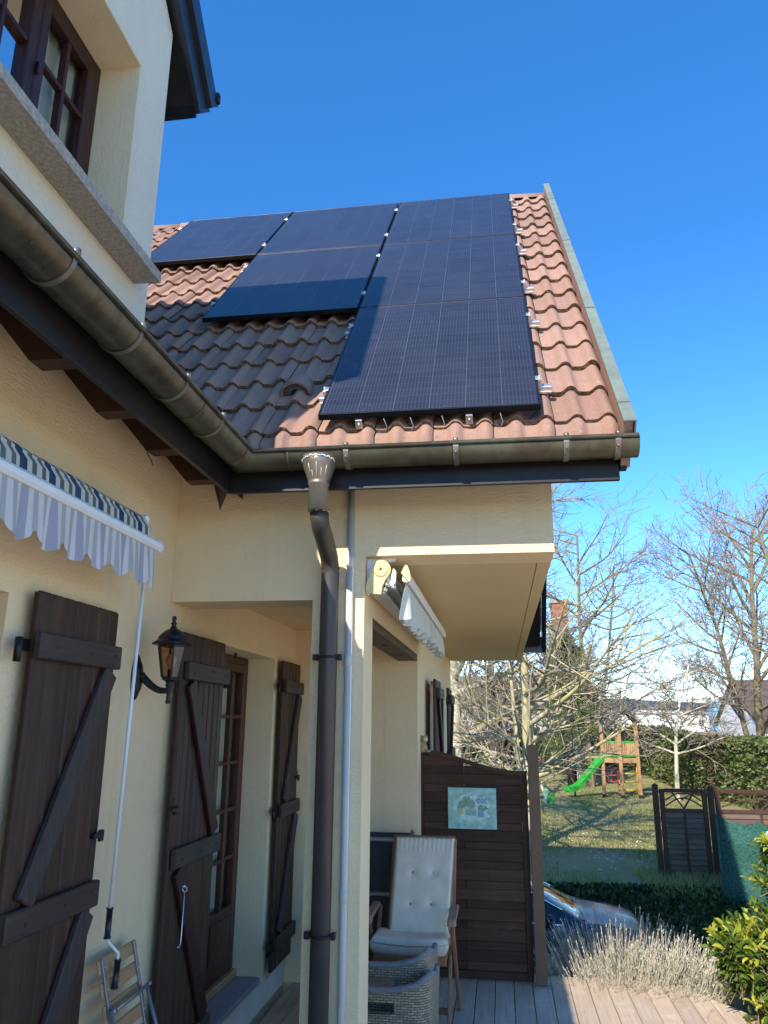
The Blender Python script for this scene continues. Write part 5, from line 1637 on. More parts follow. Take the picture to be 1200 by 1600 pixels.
# ------------------------------------------------------------------ bare trees
def grow(mb, p, d, ln, r, lvl, prm, rr, tips=None):
    """one branch with its children"""
    n = max(3, int(ln / prm['seg'])) if lvl < prm['levels'] else 3
    pts = [p.copy()]; rad = [r]; st = ln / n
    kids = []
    taper = prm.get('taper', 0.72)
    for i in range(n):
        wob = prm['wob'] * (0.6 + 0.4 * lvl)
        d = (d + Vector((rr.gauss(0, wob), rr.gauss(0, wob), rr.gauss(0, wob) + prm['up'][min(lvl, len(prm['up']) - 1)])) ).normalized()
        p = p + d * st
        pts.append(p.copy()); rad.append(max(prm['rmin'], r * (1 - taper * (i + 1) / n)))
        f = (i + 1) / n
        if lvl < prm['levels'] and f > prm['bare'][min(lvl, len(prm['bare']) - 1)]:
            k = prm['kids'][min(lvl, len(prm['kids']) - 1)] / n / (1 - prm['bare'][min(lvl, len(prm['bare']) - 1)])
            c_ = int(k) + (1 if rr.random() < k - int(k) else 0)
            for _ in range(c_): kids.append((p.copy(), d.copy(), rad[-1], f))
    mb.tube(pts, rad, 8 if lvl == 0 else (5 if lvl == 1 else 3), False, 0 if lvl <= prm.get('barklvl', 1) else 1)
    for (q, dd, rq, f) in kids:
        ax = dd.orthogonal().normalized(); ax.rotate(Matrix.Rotation(rr.uniform(0, 6.28), 3, dd))
        ang = R(rr.uniform(*prm['ang'][min(lvl, len(prm['ang']) - 1)]))
        nd = dd.copy(); nd.rotate(Matrix.Rotation(ang, 3, ax))
        if lvl == 0 and 'flat' in prm: nd.z *= prm['flat']; nd.normalize()
        l2 = ln * prm['ratio'][min(lvl, len(prm['ratio']) - 1)] * rr.uniform(0.6, 1.15) * (1.1 - 0.5 * f if lvl == 0 else 1.0)
        grow(mb, q, nd, l2, max(prm['rmin'], min(rq * 0.85, r * prm['rr'])), lvl + 1, prm, rr)
def bare_tree(name, label, base, stems, prm, seed, mats, group=None):
    rr = random.Random(seed)
    x, y = base; z = gz(x, y) - 0.05
    t_ = thing(name, label, "tree", (x, y, z), group)
    class Split(MB): pass
    tr, cr_ = MB(), MB()
    for (ox, oy, dx, dy, ln, r) in stems:
        full = MB()
        grow(full, Vector((x + ox, y + oy, z)), Vector((dx, dy, 1)).normalized(), ln, r, 0, prm, rr)
        # the first tube is the trunk
        cnt = 8 * (max(3, int(ln / prm['seg'])) + 1)
        nf = 8 * max(3, int(ln / prm['seg']))
        tr.add(full.v[:cnt], full.f[:nf], 0, True)
        b_ = len(cr_.v)
        cr_.v += full.v[cnt:]; cr_.f += [tuple(i - cnt + b_ for i in f) for f in full.f[nf:]]; cr_.m += full.m[nf:]; cr_.s += full.s[nf:]
    tr.build("trunk", mats[0], t_, recalc=False)
    cr_.build("crown", mats, t_, recalc=False)
    return t_
PA = dict(seg=0.35, wob=0.055, up=[0.02, 0.035, 0.02, 0.02], bare=[0.13, 0.15, 0.12, 0.1], kids=[18, 8, 5, 3], ang=[(45, 85), (25, 60), (25, 65), (20, 60)], ratio=[0.46, 0.52, 0.50, 0.5], rr=0.50, levels=3, rmin=0.0046, flat=0.6)
bare_tree("bare_tree", "broad bare tree with yellow lichen on its stems just past the dark screen", (0.52, 17.6), [(0, 0, 0.0, 0.0, 8.2, 0.125), (0.12, 0.1, 0.09, 0.05, 6.5, 0.075), (-0.1, 0.12, -0.10, 0.06, 5.8, 0.07)], dict(PA, barklvl=2), 7, [M['bark_near'], M['twig_near']])
bare_tree('bare_tree', 'slender bare tree behind the broad one, reaching over the play tower', (3.45, 33.0), [(0, 0, 0.02, 0, 10.4, 0.13), (0.05, 0.1, 0.10, 0.0, 9.0, 0.09)], dict(PA, rmin=0.0075, seg=0.45, bare=[0.28, 0.15, 0.12, 0.1], flat=0.85), 27, [M['bark2'], M['twig']])
PB = dict(seg=0.5, wob=0.05, up=[0.03, 0.05, 0.03, 0.02], bare=[0.10, 0.15, 0.1, 0.1], kids=[20, 9, 6, 3], ang=[(35, 72), (25, 55), (25, 60), (20, 55)], ratio=[0.44, 0.48, 0.50, 0.5], rr=0.42, levels=3, rmin=0.0085)
bare_tree("bare_tree", "tall bare tree forking above the long hedge in front of white buildings", (9.9, 33.0), [(0, 0, 0.01, 0.0, 10.0, 0.19), (-0.1, 0.0, -0.16, 0.0, 9.4, 0.13)], PB, 19, [M['bark2'], M['twig']])
PC = dict(PA, seg=0.3, kids=[18, 10, 6, 3], bare=[0.33, 0.15, 0.12, 0.1], rmin=0.0085, ratio=[0.52, 0.5, 0.5, 0.5])
bare_tree("bare_tree", "small pale stemmed bare tree between the play tower and the hedge", (5.75, 28.5), [(0, 0, -0.01, 0.0, 4.6, 0.085)], PC, 31, [M['birch'], M['twig']])
bare_tree("bare_tree", "bare tree at the right edge, its branches reaching in against the sky", (9.3, 24.0), [(0, 0, -0.10, 0.0, 8.6, 0.12), (0.2, 0.1, 0.10, 0.0, 8.0, 0.10)], dict(PB, rmin=0.007, bare=[0.25, 0.15, 0.1, 0.1]), 44, [M['bark2'], M['twig']])
PE = dict(PA, seg=0.4, kids=[15, 7, 4, 2], bare=[0.2, 0.15, 0.12, 0.1], rmin=0.007, flat=0.75)
bare_tree("birch_tree", "birch with a pale trunk right beside the far corner of the house", (-1.20, 21.5), [(0, 0, 0.005, 0, 9.0, 0.19)], PE, 52, [M['birch'], M['twig']])
PF = dict(PB, seg=0.5, kids=[14, 8, 6, 2], bare=[0.12, 0.1, 0.1, 0.1], rmin=0.009)
bare_tree("bare_tree", "dark stemmed bare tree in the shade behind the swooping screen", (-0.3, 38.0), [(0, 0, 0.02, 0, 6.2, 0.32)], PF, 61, [M['darkbark'], M['twig']])
bare_tree("bare_tree", "dark stemmed bare tree in front of the low dark hedge", (2.75, 38.5), [(0, 0, -0.02, 0, 6.0, 0.27)], PF, 62, [M['darkbark'], M['twig']])
bare_tree("bare_tree", "reddish twiggy tree behind the tall post of the screen", (4.1, 47.0), [(0, 0, 0.02, 0, 6.0, 0.2), (0.4, 0.2, 0.15, 0, 5.0, 0.14)], PF, 63, [M['darkbark'], M['twig']])
bare_tree("bare_tree", "pale stemmed bare tree in shade beside the green slide", (3.3, 36.5), [(0, 0, 0.01, 0, 5.2, 0.17)], PF, 64, [M['birch'], M['twig']])

def shrub(name, label, base, rx, ry, h, n, seed, mat=None):
    rr = random.Random(seed); x, y = base; z = gz(x, y)
    t_ = thing(name, label, "shrub", (x, y, z))
    m_ = MB()
    for _ in range(n):
        a = rr.uniform(0, 6.28); q = math.sqrt(rr.random())
        p = Vector((x + 0.25 * rx * q * math.cos(a), y + 0.25 * ry * q * math.sin(a), z))
        e = Vector((x + rx * q * math.cos(a), y + ry * q * math.sin(a), z + h * rr.uniform(0.6, 1.0) * (1 - 0.25 * q)))
        d_ = e - p; pts = [p]
        for k in range(1, 6):
            pts.append(p + d_ * k / 5 + rvec(rr) * 0.10 * (k / 5))
        m_.tube(pts, [0.022, 0.018, 0.014, 0.011, 0.009, 0.007], 3, False)
        for k in range(2, 6):
            for _ in range(5):
                v = (d_.normalized() + rvec(rr) * 0.9).normalized()
                b_ = pts[k]; l_ = rr.uniform(0.3, 0.9)
                m_.tube([b_, b_ + v * l_ * 0.5 + rvec(rr) * 0.04, b_ + v * l_ + rvec(rr) * 0.08], [0.009, 0.007, 0.006], 3, False)
    m_.build("twigs", mat or M['twig'], t_, recalc=False)
    return t_
for i, (b_, rx, h, lb) in enumerate((((-2.6, 41.0), 2.2, 5.6, "purple brown twiggy shrub nearest the rear corner of the house"), ((-0.4, 42.5), 2.2, 5.8, "purple brown twiggy shrub behind the broad bare tree"), ((2.0, 42.0), 2.0, 4.6, "purple brown twiggy shrub in front of the green conifer's foot"), ((5.2, 48.5), 2.4, 4.2, "reddish twiggy shrub left of the play tower's roof"))):
    shrub("bare_shrub", lb, b_, rx, rx, h, 90, 70 + i)

def conifer(label, base, h, rad, n, seed):
    rr = random.Random(seed); x, y = base; z = gz(x, y)
    t_ = thing("conifer_tree", label, "tree", (x, y, z))
    m_ = MB(); m_.tube([(x, y, z), (x, y, z + h * 0.97)], [0.2, 0.03], 8); m_.build("trunk", M['darkbark'], t_)
    f = MB()
    br = []
    for _ in range(230):
        q = rr.random() ** 0.8; zz = 0.10 + 0.88 * q
        rr_ = rad * (1 - zz) ** 0.6 * rr.uniform(0.65, 1.15); a = rr.uniform(0, 6.28)
        br.append((Vector((x, y, z + zz * h)), Vector((math.cos(a), math.sin(a), rr.uniform(0.05, 0.45))).normalized(), rr_))
    for _ in range(n):
        o_, d_, l_ = rr.choice(br); q = rr.uniform(0.25, 1) ** 0.7
        p = o_ + d_ * l_ * q + rvec(rr) * 0.16 * (1.2 - q * 0.5); p.z -= 0.10 * q * q * l_
        v = (d_ + rvec(rr) * 0.8).normalized(); ln = rr.uniform(0.10, 0.24)
        quadleaf(f, p, v, v.cross(rvec(rr)).normalized(), ln, ln * 0.22)
    f.build("crown", M['conifer'], t_, recalc=False)
conifer("dark green conifer rising behind the broad bare tree", (2.75, 33.5), 6.0, 1.75, 16000, 80)

# ------------------------------------------------------------------ laurel bush on the right
def laurel(label, base, z, blobs, nshoot, seed):
    rr = random.Random(seed); x, y = base
    t_ = thing("laurel_bush", label, "bush", (x, y, z))
    st, lf = MB(), MB()
    for _ in range(nshoot):
        bx, by, bz, brx, bry, brz = rr.choice(blobs)
        v = rvec(rr); q = rr.uniform(0.55, 1.0)
        e = Vector((bx + v.x * brx * q, by + v.y * bry * q, bz + v.z * brz * q))
        d_ = (Vector((v.x * 0.8, v.y * 0.8, 0.55)) + rvec(rr) * 0.35).normalized()
        L_ = rr.uniform(0.18, 0.34); b_ = e - d_ * L_
        st.tube([b_ - d_ * 0.06, b_, e], [0.004, 0.0035, 0.002], 4, False)
        young = rr.random() < (0.55 if v.z > -0.1 and v.y < 0.4 else 0.15)
        nl = rr.randint(7, 11)
        for k in range(nl):
            f = k / (nl - 1); p = b_ + d_ * L_ * f
            ax = d_.orthogonal().normalized(); ax.rotate(Matrix.Rotation(k * 2.4 + rr.uniform(-0.3, 0.3), 3, d_))
            dirv = (ax * (1 - 0.45 * f) + d_ * (0.35 + 0.5 * f) + rvec(rr) * 0.25).normalized()
            ln = rr.uniform(0.080, 0.120) * (1 - 0.25 * f)
            leaf(lf, p, dirv, (d_ * 0.7 + Vector((0, 0, 0.5))).normalized(), ln, ln * 0.48, 1 if young and f > 0.45 else 0, 0.18)
    for _ in range(9):
        bx, by, bz, *_r = rr.choice(blobs)
        st.tube([(x + rr.uniform(-0.15, 0.15), y + rr.uniform(-0.15, 0.15), z), ((x + bx) / 2 + rr.uniform(-0.1, 0.1), (y + by) / 2, (z + bz) / 2 + 0.1), (bx, by, bz)], [0.022, 0.016, 0.009], 6, False)
    st.build("stems", M['bark2'], t_, recalc=False)
    lf.build("leaves", [M['laurel'], M['laurel_tip']], t_, recalc=False)
laurel("glossy green laurel bush with yellow young shoots at the right edge", (2.15, 6.7), -0.72,
       [(1.92, 6.45, 0.40, 0.40, 0.35, 0.34), (1.86, 6.42, 0.14, 0.26, 0.25, 0.28), (2.10, 6.55, 0.80, 0.34, 0.34, 0.46), (2.16, 6.45, 0.0, 0.34, 0.4, 0.45), (1.64, 6.42, 0.50, 0.24, 0.2, 0.18), (2.14, 6.45, -0.25, 0.3, 0.3, 0.4), (2.02, 6.45, 1.05, 0.2, 0.16, 0.3)], 720, 90)

# ------------------------------------------------------------------ lavender clumps
def lavender(label, base, z0, r, h, n, seed):
    rr = random.Random(seed); x, y = base
    t_ = thing("lavender_bush", label, "bush", (x, y, z0), "dry lavender along the deck edge")
    a_, b_ = MB(), MB()
    for _ in range(n):
        th_ = rr.uniform(0, 6.28); q = math.sqrt(rr.random())
        p = Vector((x + 0.35 * r * q * math.cos(th_), y + 0.35 * r * q * math.sin(th_), z0))
        v = Vector((math.cos(th_) * q * 0.85, math.sin(th_) * q * 0.85, 1.0)) + rvec(rr) * 0.16
        L_ = h * rr.uniform(0.62, 1.08) * (1 - 0.12 * q); v.normalize()
        e = p + v * L_; mid = p + v * L_ * 0.55 + rvec(rr) * 0.02
        b_.tube([mid, (mid + e) / 2 + rvec(rr) * 0.008, e], [0.0022, 0.0020, 0.0018], 3, False)
        hl = rr.uniform(0.03, 0.065)
        for k in range(4):
            c_ = e - v * hl * k / 4
            s_ = rvec(rr); b_.add([c_, c_ + v * 0.016 + s_ * 0.008, c_ + v * 0.024 - s_ * 0.005], [(0, 1, 2)])
        for k in range(9):
            f = rr.uniform(0.2, 0.85); c_ = p + v * L_ * f + rvec(rr) * 0.03
            dv = (v + rvec(rr) * 0.7).normalized(); ln = rr.uniform(0.03, 0.06)
            quadleaf(a_, c_, dv, dv.cross(rvec(rr)).normalized(), ln, 0.0105)
    a_.build("foliage", M['lav_leaf'], t_, recalc=False)
    b_.build("flower_stems", M['lav_stem'], t_, recalc=False)
for i, (bx, by, r_, h_, lb) in enumerate((
        (0.50, 7.56, 0.40, 0.70, "shaded lavender clump right behind the brown post"),
        (0.92, 7.55, 0.42, 1.14, "tallest pale lavender clump, in front of the car's bonnet"),
        (1.28, 7.52, 0.42, 1.04, "pale lavender clump in the middle of the deck edge"),
        (1.60, 7.42, 0.40, 0.96, "lavender clump at the cut corner of the deck"),
        (1.96, 7.14, 0.36, 0.78, "brownish lavender clump beside the laurel bush"),
        (0.62, 8.0, 0.42, 0.62, "lavender clump hiding the side of the blue car"))):
    lavender(lb, (bx, by), -0.72, r_, h_, 1450, 100 + i)
g = MB(); g.box(0.2, 2.6, 7.3, 8.8, -0.80, -0.70); structure(g.build("planting_bed", M['soil']), "dark planting bed along the deck")

# ivy on the bank behind the car
m_ = MB(); rr = random.Random(14)
for _ in range(9000):
    x = rr.uniform(0.3, 4.9); y = rr.uniform(12.2, 13.8)
    z = gz(x, y) + rr.uniform(0, 0.16) * (1 + 0.8 * noise.noise((x * 1.4, y * 1.4, 2))) * (0.35 if y > 13.3 else 1) ; v = (Vector((0, -0.5, 0.6)) + rvec(rr) * 0.8).normalized(); ln = rr.uniform(0.05, 0.10)
    quadleaf(m_, Vector((x, y, z)), v, v.cross(rvec(rr)).normalized(), ln, ln * 0.85)
tag(m_.build("ivy", M['ivy'], recalc=False), "dark ivy covering the bank between the car and the lawn", "ivy", kind="stuff")
tag(tuft_field("tall_grass", 5000, lambda rr: (rr.uniform(2.2, 4.6), rr.uniform(13.4, 15.2)), M['grassblade'], 0.08, 0.24, 0.008, 15, "longer grass at the foot of the garden fence", "grass"), "longer grass at the foot of the garden fence", kind="stuff")

# ================================================================== GARDEN FENCE beyond the lawn
def trellis_panel(x0, x1, y0, y1, z0, label):
    t_ = thing("louvre_fence", label, "fence", ((x0 + x1) / 2, (y0 + y1) / 2, z0))
    d_ = Vector((x1 - x0, y1 - y0, 0)); L_ = d_.length; d_.normalize(); n_ = Vector((-d_.y, d_.x, 0))
    P = lambda u, z: Vector((x0, y0, z0 + z)) + d_ * u
    m_ = MB()
    for u in (0.055, L_ - 0.055): m_.beam(P(u, 0.02), P(u, 1.44), 0.08, 0.05, n_, 0.004)
    m_.beam(P(0.1, 0.05), P(L_ - 0.1, 0.05), 0.05, 0.07, (0, 0, 1), 0.004); m_.beam(P(0.1, 1.42), P(L_ - 0.1, 1.42), 0.05, 0.06, (0, 0, 1), 0.004)
    m_.beam(P(0.1, 1.10), P(L_ - 0.1, 1.10), 0.05, 0.06, (0, 0, 1), 0.004)
    m_.beam(P(L_ / 2, 0.09), P(L_ / 2, 1.07), 0.045, 0.03, n_, 0.003)
    m_.build("frame", M['fenceZ'], t_)
    s_ = MB(); k = 0; z = 0.09
    while z < 1.05:
        c_ = P(L_ / 2, z + 0.04)
        for a, b_ in ((0.1, L_ / 2 - 0.024), (L_ / 2 + 0.024, L_ - 0.1)):
            s_.beam(P(a, z + 0.045) - n_ * 0.008, P(b_, z + 0.045) - n_ * 0.008, 0.012, 0.105, (0, 0, 1) - 0.0 * n_ if False else (Vector((0, 0, 1)) + n_ * 0.22), 0.002)
        z += 0.082
    s_.build("louvre_boards", M['louvre'], t_)
    a_ = MB()
    a_.beam(P(L_ * 0.28, 1.39), P(L_ * 0.5, 1.13), 0.025, 0.03, n_, 0.002); a_.beam(P(L_ * 0.72, 1.39), P(L_ * 0.5, 1.13), 0.025, 0.03, n_, 0.002)
    for off in (0.0, 0.09):
        pts = [P(0.11 + (L_ - 0.22) * i / 12, 1.17 + off + 0.13 * math.sin(math.pi * i / 12)) for i in range(13)]
        a_.tube([p for p in pts if p.z - z0 < 1.385], 0.013, 6)
    a_.build("trellis", M['fenceZ'], t_)
def garden_post(x, y, z0, h, label):
    m_ = MB(); m_.box(x - 0.045, x + 0.045, y - 0.045, y + 0.045, z0 - 0.05, z0 + h, 0.006)
    m_.lathe([(0.062, z0 + h), (0.06, z0 + h + 0.012), (0.0, z0 + h + 0.045)], (x, y, 0), 4, Matrix.Rotation(0, 3, 'Z'))
    tag(m_.build("fence_post", M['fenceZ']), label, "post")
gzf = gz(3.0, 14.6)
garden_post(2.575, 14.60, gzf, 1.49, "dark square post at the free end of the garden fence")
trellis_panel(2.625, 3.43, 14.6, 14.62, gzf, "brown louvred garden fence panel with a bowed trellis top")
garden_post(3.48, 14.62, gzf, 1.47, "dark square post between the two louvred fence panels")
trellis_panel(3.53, 5.0, 14.62, 14.66, gzf, "second louvred fence panel partly behind green netting")
garden_post(5.06, 14.66, gzf, 1.47, "dark square post at the right edge behind the laurel")
# green privacy net on a wire fence
nt_ = thing("privacy_net", "dark green privacy netting sagging on its wire fence by the brown panels", "netting", (3.5, 13.2, -0.7))
m_ = MB(); n = 40; k_ = 16; vs = []
for i in range(n + 1):
    u = i / n; x = 3.26 + 1.9 * u; y = 13.4 - 1.1 * u
    zt = 0.62 - 0.05 * math.sin(u * 9) - 0.45 * u * u + (0.04 if i % 10 < 2 else 0)
    for j in range(k_ + 1):
        q = j / k_; z = -0.85 + (zt + 0.85) * q
        vs.append((x + 0.02 * math.sin(q * 9 + u * 20), y + 0.035 * math.sin(u * 26 + q * 3) + 0.02 * math.sin(q * 14), z))
m_.add(vs, [(i * (k_ + 1) + j, (i + 1) * (k_ + 1) + j, (i + 1) * (k_ + 1) + j + 1, i * (k_ + 1) + j + 1) for i in range(n) for j in range(k_)], 0, True)
m_.build("net", M['mesh_green'], nt_, recalc=False)
m_ = MB()
m_.tube([(3.25, 13.42, -0.9), (3.25, 13.42, 0.68)], 0.018, 8); m_.build("wire_post", M['mesh_green'], nt_)
m_ = MB(); m_.tube([(4.25, 12.84, -0.9), (4.25, 12.84, 0.5)], 0.016, 8); m_.build("wire_post", M['mesh_green'], nt_)
wr = MB(); wr.tube([(3.72, 12.6, 0.25), (3.72, 12.6, 0.52), (4.35, 12.4, 0.78), (5.0, 12.3, 0.95)], 0.014, 8); wr.tube([(4.0, 12.5, 0.25), (4.9, 12.3, 0.42)], 0.010, 8)
tag(wr.build("handrail", M['white']), "thin white tubular rail in front of the second fence panel", "rail")

# ================================================================== PLAYGROUND
px, py = 4.0, 29.0; pz = gz(px, py)
pt = thing("play_tower", "wooden play tower with green slide, yellow ladder and small roof", "play tower", (px, py, pz))
posts = [(3.42, 28.9), (3.98, 28.55), (4.60, 28.75), (4.05, 29.55)]
for i, (x, y) in enumerate(posts):
    m_ = MB(); h = (2.42, 2.42, 2.46, 2.42)[i]
    m_.beam((x, y, pz - 0.05), (x + (px - x) * 0.04, y + (py - y) * 0.04, pz + h), 0.12, 0.12, (0, 1, 0), 0.015)
    m_.build("post", M['pine'], pt)
    m_ = MB(); m_.box(x - 0.065, x + 0.065, y - 0.065, y + 0.065, pz - 0.02, pz + 0.10); m_.build("post_shoe", M['black'], pt)
m_ = MB()
def edge(i, j, z, h, w_, mb, shrink=0.06):
    a = Vector((*posts[i], pz + z)); b_ = Vector((*posts[j], pz + z)); d_ = (b_ - a).normalized()
    mb.beam(a + d_ * shrink, b_ - d_ * shrink, w_, h, (0, 0, 1), 0.008)
for i, j in ((0, 1), (1, 2), (2, 3), (3, 0)): edge(i, j, 1.20, 0.14, 0.06, m_)
m_.prism([(x + (px - x) * 0.05, y + (py - y) * 0.05) for x, y in posts], 'Z', pz + 1.26, pz + 1.30)
m_.build("platform", M['pine'], pt)
m_ = MB()
for i, j in ((0, 1), (1, 2), (2, 3)):
    edge(i, j, 1.82, 0.055, 0.05, m_); edge(i, j, 1.36, 0.055, 0.05, m_)
m_.build("green_rail", M['slide'], pt)
m_ = MB()
for i, j in ((0, 1), (1, 2), (2, 3)):
    a = Vector((*posts[i], 0)); b_ = Vector((*posts[j], 0))
    for k in range(1, 9):
        p = a + (b_ - a) * k / 9
        m_.beam((p.x, p.y, pz + 1.39), (p.x, p.y, pz + 1.79), 0.055, 0.02, (0, 1, 0), 0.004)
m_.build("balusters", M['pine'], pt)
m_ = MB()
a = Vector((4.02, 28.62, pz)); b_ = Vector((4.55, 28.80, pz))
for e in (a, b_): m_.tube([(e.x, e.y + 0.08, pz + 0.02), (e.x, e.y + 0.1, pz + 1.15)], 0.028, 8)
for k in range(4): m_.tube([(a.x, a.y + 0.09, pz + 0.25 + 0.27 * k), (b_.x, b_.y + 0.09, pz + 0.25 + 0.27 * k)], 0.022, 8)
m_.build("ladder", M['yellow'], pt)
m_ = MB()
sl_pts = [Vector((3.50, 29.04, pz + 1.28)), Vector((3.40, 29.01, pz + 1.20)), Vector((2.62, 28.76, pz + 0.36)), Vector((2.50, 28.72, pz + 0.26)), Vector((2.36, 28.675, pz + 0.20)), Vector((2.14, 28.605, pz + 0.17))]
dd = Vector((1.4, 0.45, 0)).normalized(); sn = Vector((-dd.y, dd.x, 0))
prof = [(-0.24, 0.16), (-0.22, 0.0), (0.22, 0.0), (0.24, 0.16), (0.21, 0.16), (0.195, 0.03), (-0.195, 0.03), (-0.21, 0.16)]
vs = []
for p in sl_pts:
    for a_, z_ in prof: vs.append(p + sn * a_ + Vector((0, 0, z_)))
N_ = len(prof)
m_.add(vs, [(i * N_ + k, i * N_ + (k + 1) % N_, (i + 1) * N_ + (k + 1) % N_, (i + 1) * N_ + k) for i in range(len(sl_pts) - 1) for k in range(N_)])
m_.build("slide", M['slide'], pt)
m_ = MB(); m_.tube([(2.42, 28.69, pz - 0.03), (2.42, 28.69, pz + 0.2)], 0.03, 8); m_.build("slide_foot", M['black'], pt)
m_ = MB(); zr = pz + 2.44
rfp = [Vector((3.85, 28.35, zr)), Vector((4.72, 28.60, zr)), Vector((4.62, 29.45, zr)), Vector((3.75, 29.2, zr))]
ra, rb = (rfp[0] + rfp[1]) / 2 + Vector((0, 0, 0.50)), (rfp[2] + rfp[3]) / 2 + Vector((0, 0, 0.50))
up_ = Vector((0, 0, 0.05))
for q in ((rfp[0], ra, rb, rfp[3]), (ra, rfp[1], rfp[2], rb)):
    m_.add([*q] + [p + up_ for p in q], [(0, 1, 2, 3), (4, 5, 6, 7), (0, 1, 5, 4), (1, 2, 6, 5), (2, 3, 7, 6), (3, 0, 4, 7)])
m_.build("roof", M['roof_far'], pt)
m_ = MB()
for z_ in (0.52, 0.72, 0.92): m_.tube([(3.55, 29.3, pz + z_), (3.72, 29.1, pz + z_ - 0.03), (3.92, 29.0, pz + z_)], 0.022, 6)
for t__ in (0, 0.5, 1): m_.tube([(3.55 + 0.37 * t__, 29.3 - 0.3 * t__, pz + 0.4), (3.55 + 0.37 * t__, 29.3 - 0.3 * t__, pz + 1.2)], 0.016, 6)
m_.build("climbing_net", M['redrope'], pt)

sr = thing("spring_rider", "small green play board with a pale handle post on the bare earth", "spring rider", (1.75, 26.6, gz(1.75, 26.6)))
z_ = gz(1.75, 26.6)
m_ = MB(); m_.box(1.44, 1.58, 26.25, 26.31, z_ + 0.02, z_ + 0.36, 0.02); m_.build("board", M['slide'], sr)
m_ = MB(); m_.beam((1.06, 26.95, z_ + 1.05), (1.28, 26.75, z_ + 0.32), 0.06, 0.05, (0, 1, 0), 0.01); m_.build("handle_post", M['p_tan'], sr)
m_ = MB(); m_.box(1.26, 1.42, 26.66, 26.80, z_ + 0.20, z_ + 0.46, 0.03); m_.tube([(1.34, 26.72, z_ - 0.02), (1.34, 26.72, z_ + 0.24)], 0.06, 8); m_.build("spring_base", M['p_green'], sr)

# ================================================================== CAR
car = thing("parked_car", "dark blue hatchback parked below the deck, half hidden by lavender", "car", (0.0, 0.0, 0.0))
car.location = (-0.20, 11.26, gz(0.3, 10.6) + 0.012)
car.rotation_euler = (0, 0, R(1))
def car_section(x):
    """half width, sill, shoulder, hood/roof height, roof half width along the length (front at +)"""
    tab = [(-2.0, 0.62, 0.45, 0.80, 0.86, 0.45), (-1.85, 0.78, 0.28, 0.90, 1.10, 0.52), (-1.5, 0.84, 0.24, 0.95, 1.38, 0.56), (-0.8, 0.86, 0.22, 0.96, 1.46, 0.58), (0.0, 0.87, 0.22, 0.95, 1.46, 0.58), (0.35, 0.87, 0.22, 0.94, 1.36, 0.60), (0.75, 0.87, 0.22, 0.93, 1.14, 0.66), (1.08, 0.87, 0.24, 0.92, 0.965, 0.72), (1.12, 0.87, 0.24, 0.915, 0.945, 0.74), (1.5, 0.855, 0.25, 0.87, 0.905, 0.70), (1.85, 0.80, 0.27, 0.80, 0.83, 0.62), (2.05, 0.68, 0.30, 0.68, 0.70, 0.50), (2.12, 0.55, 0.34, 0.58, 0.59, 0.40)]
    for a, b_ in zip(tab, tab[1:]):
        if a[0] <= x <= b_[0]:
            t_ = (x - a[0]) / (b_[0] - a[0]); return [p + (q - p) * t_ for p, q in zip(a[1:], b_[1:])]
    return list(tab[-1][1:]) if x > 0 else list(tab[0][1:])
xs = [-2.0 + 4.12 * i / 64 for i in range(65)]
body = MB(); rings = []
for x in xs:
    hw_, sill, sh_, tp, rw = car_section(x)
    half = [(0.0, sill), (hw_ * 0.85, sill), (hw_ * 0.98, sill + 0.10), (hw_, (sill + sh_) / 2), (hw_ * 0.985, sh_ - 0.05), (hw_ * 0.955, sh_)]
    for k in range(1, 6):
        t_ = k / 6; half.append((hw_ * 0.955 + (rw - hw_ * 0.955) * t_, sh_ + (tp - sh_) * (t_ ** 0.85) * 0.985))
    half += [(rw * 0.86, tp * 1.0 - 0.008), (rw * 0.5, tp + 0.008), (0.0, tp + 0.015)]
    ring = [Vector((x, y, z)) for y, z in half] + [Vector((x, -y, z)) for y, z in reversed(half[1:-1])]
    rings.append(ring)
N_ = len(rings[0]); vs = [v for r_ in rings for v in r_]
fs, ms = [], []
H_ = len([0 for _ in range(14)])
def facemat(i, k):
    x = (xs[i] + xs[i + 1]) / 2; kk = k if k < 13 else N_ - 1 - k
    if 0.36 < x < 1.07 and 10 <= kk <= 13: return 1
    if -1.25 < x < 0.82 and 5 <= kk <= 9 and not (-0.26 < x < -0.19): return 1
    if -1.95 < x < -1.55 and 10 <= kk <= 13: return 1
    return 0
for i in range(len(xs) - 1):
    for k in range(N_): body.add([], []); body.f.append((i * N_ + k, i * N_ + (k + 1) % N_, (i + 1) * N_ + (k + 1) % N_, (i + 1) * N_ + k)); body.m.append(facemat(i, k)); body.s.append(True)
body.v = [tuple(v) for v in vs]
body.f += [tuple(range(N_)), tuple(range((len(xs) - 1) * N_, len(xs) * N_))]; body.m += [0, 0]; body.s += [False, False]
body.build("body", [M['carpaint'], M['carglass']], car, local=True)
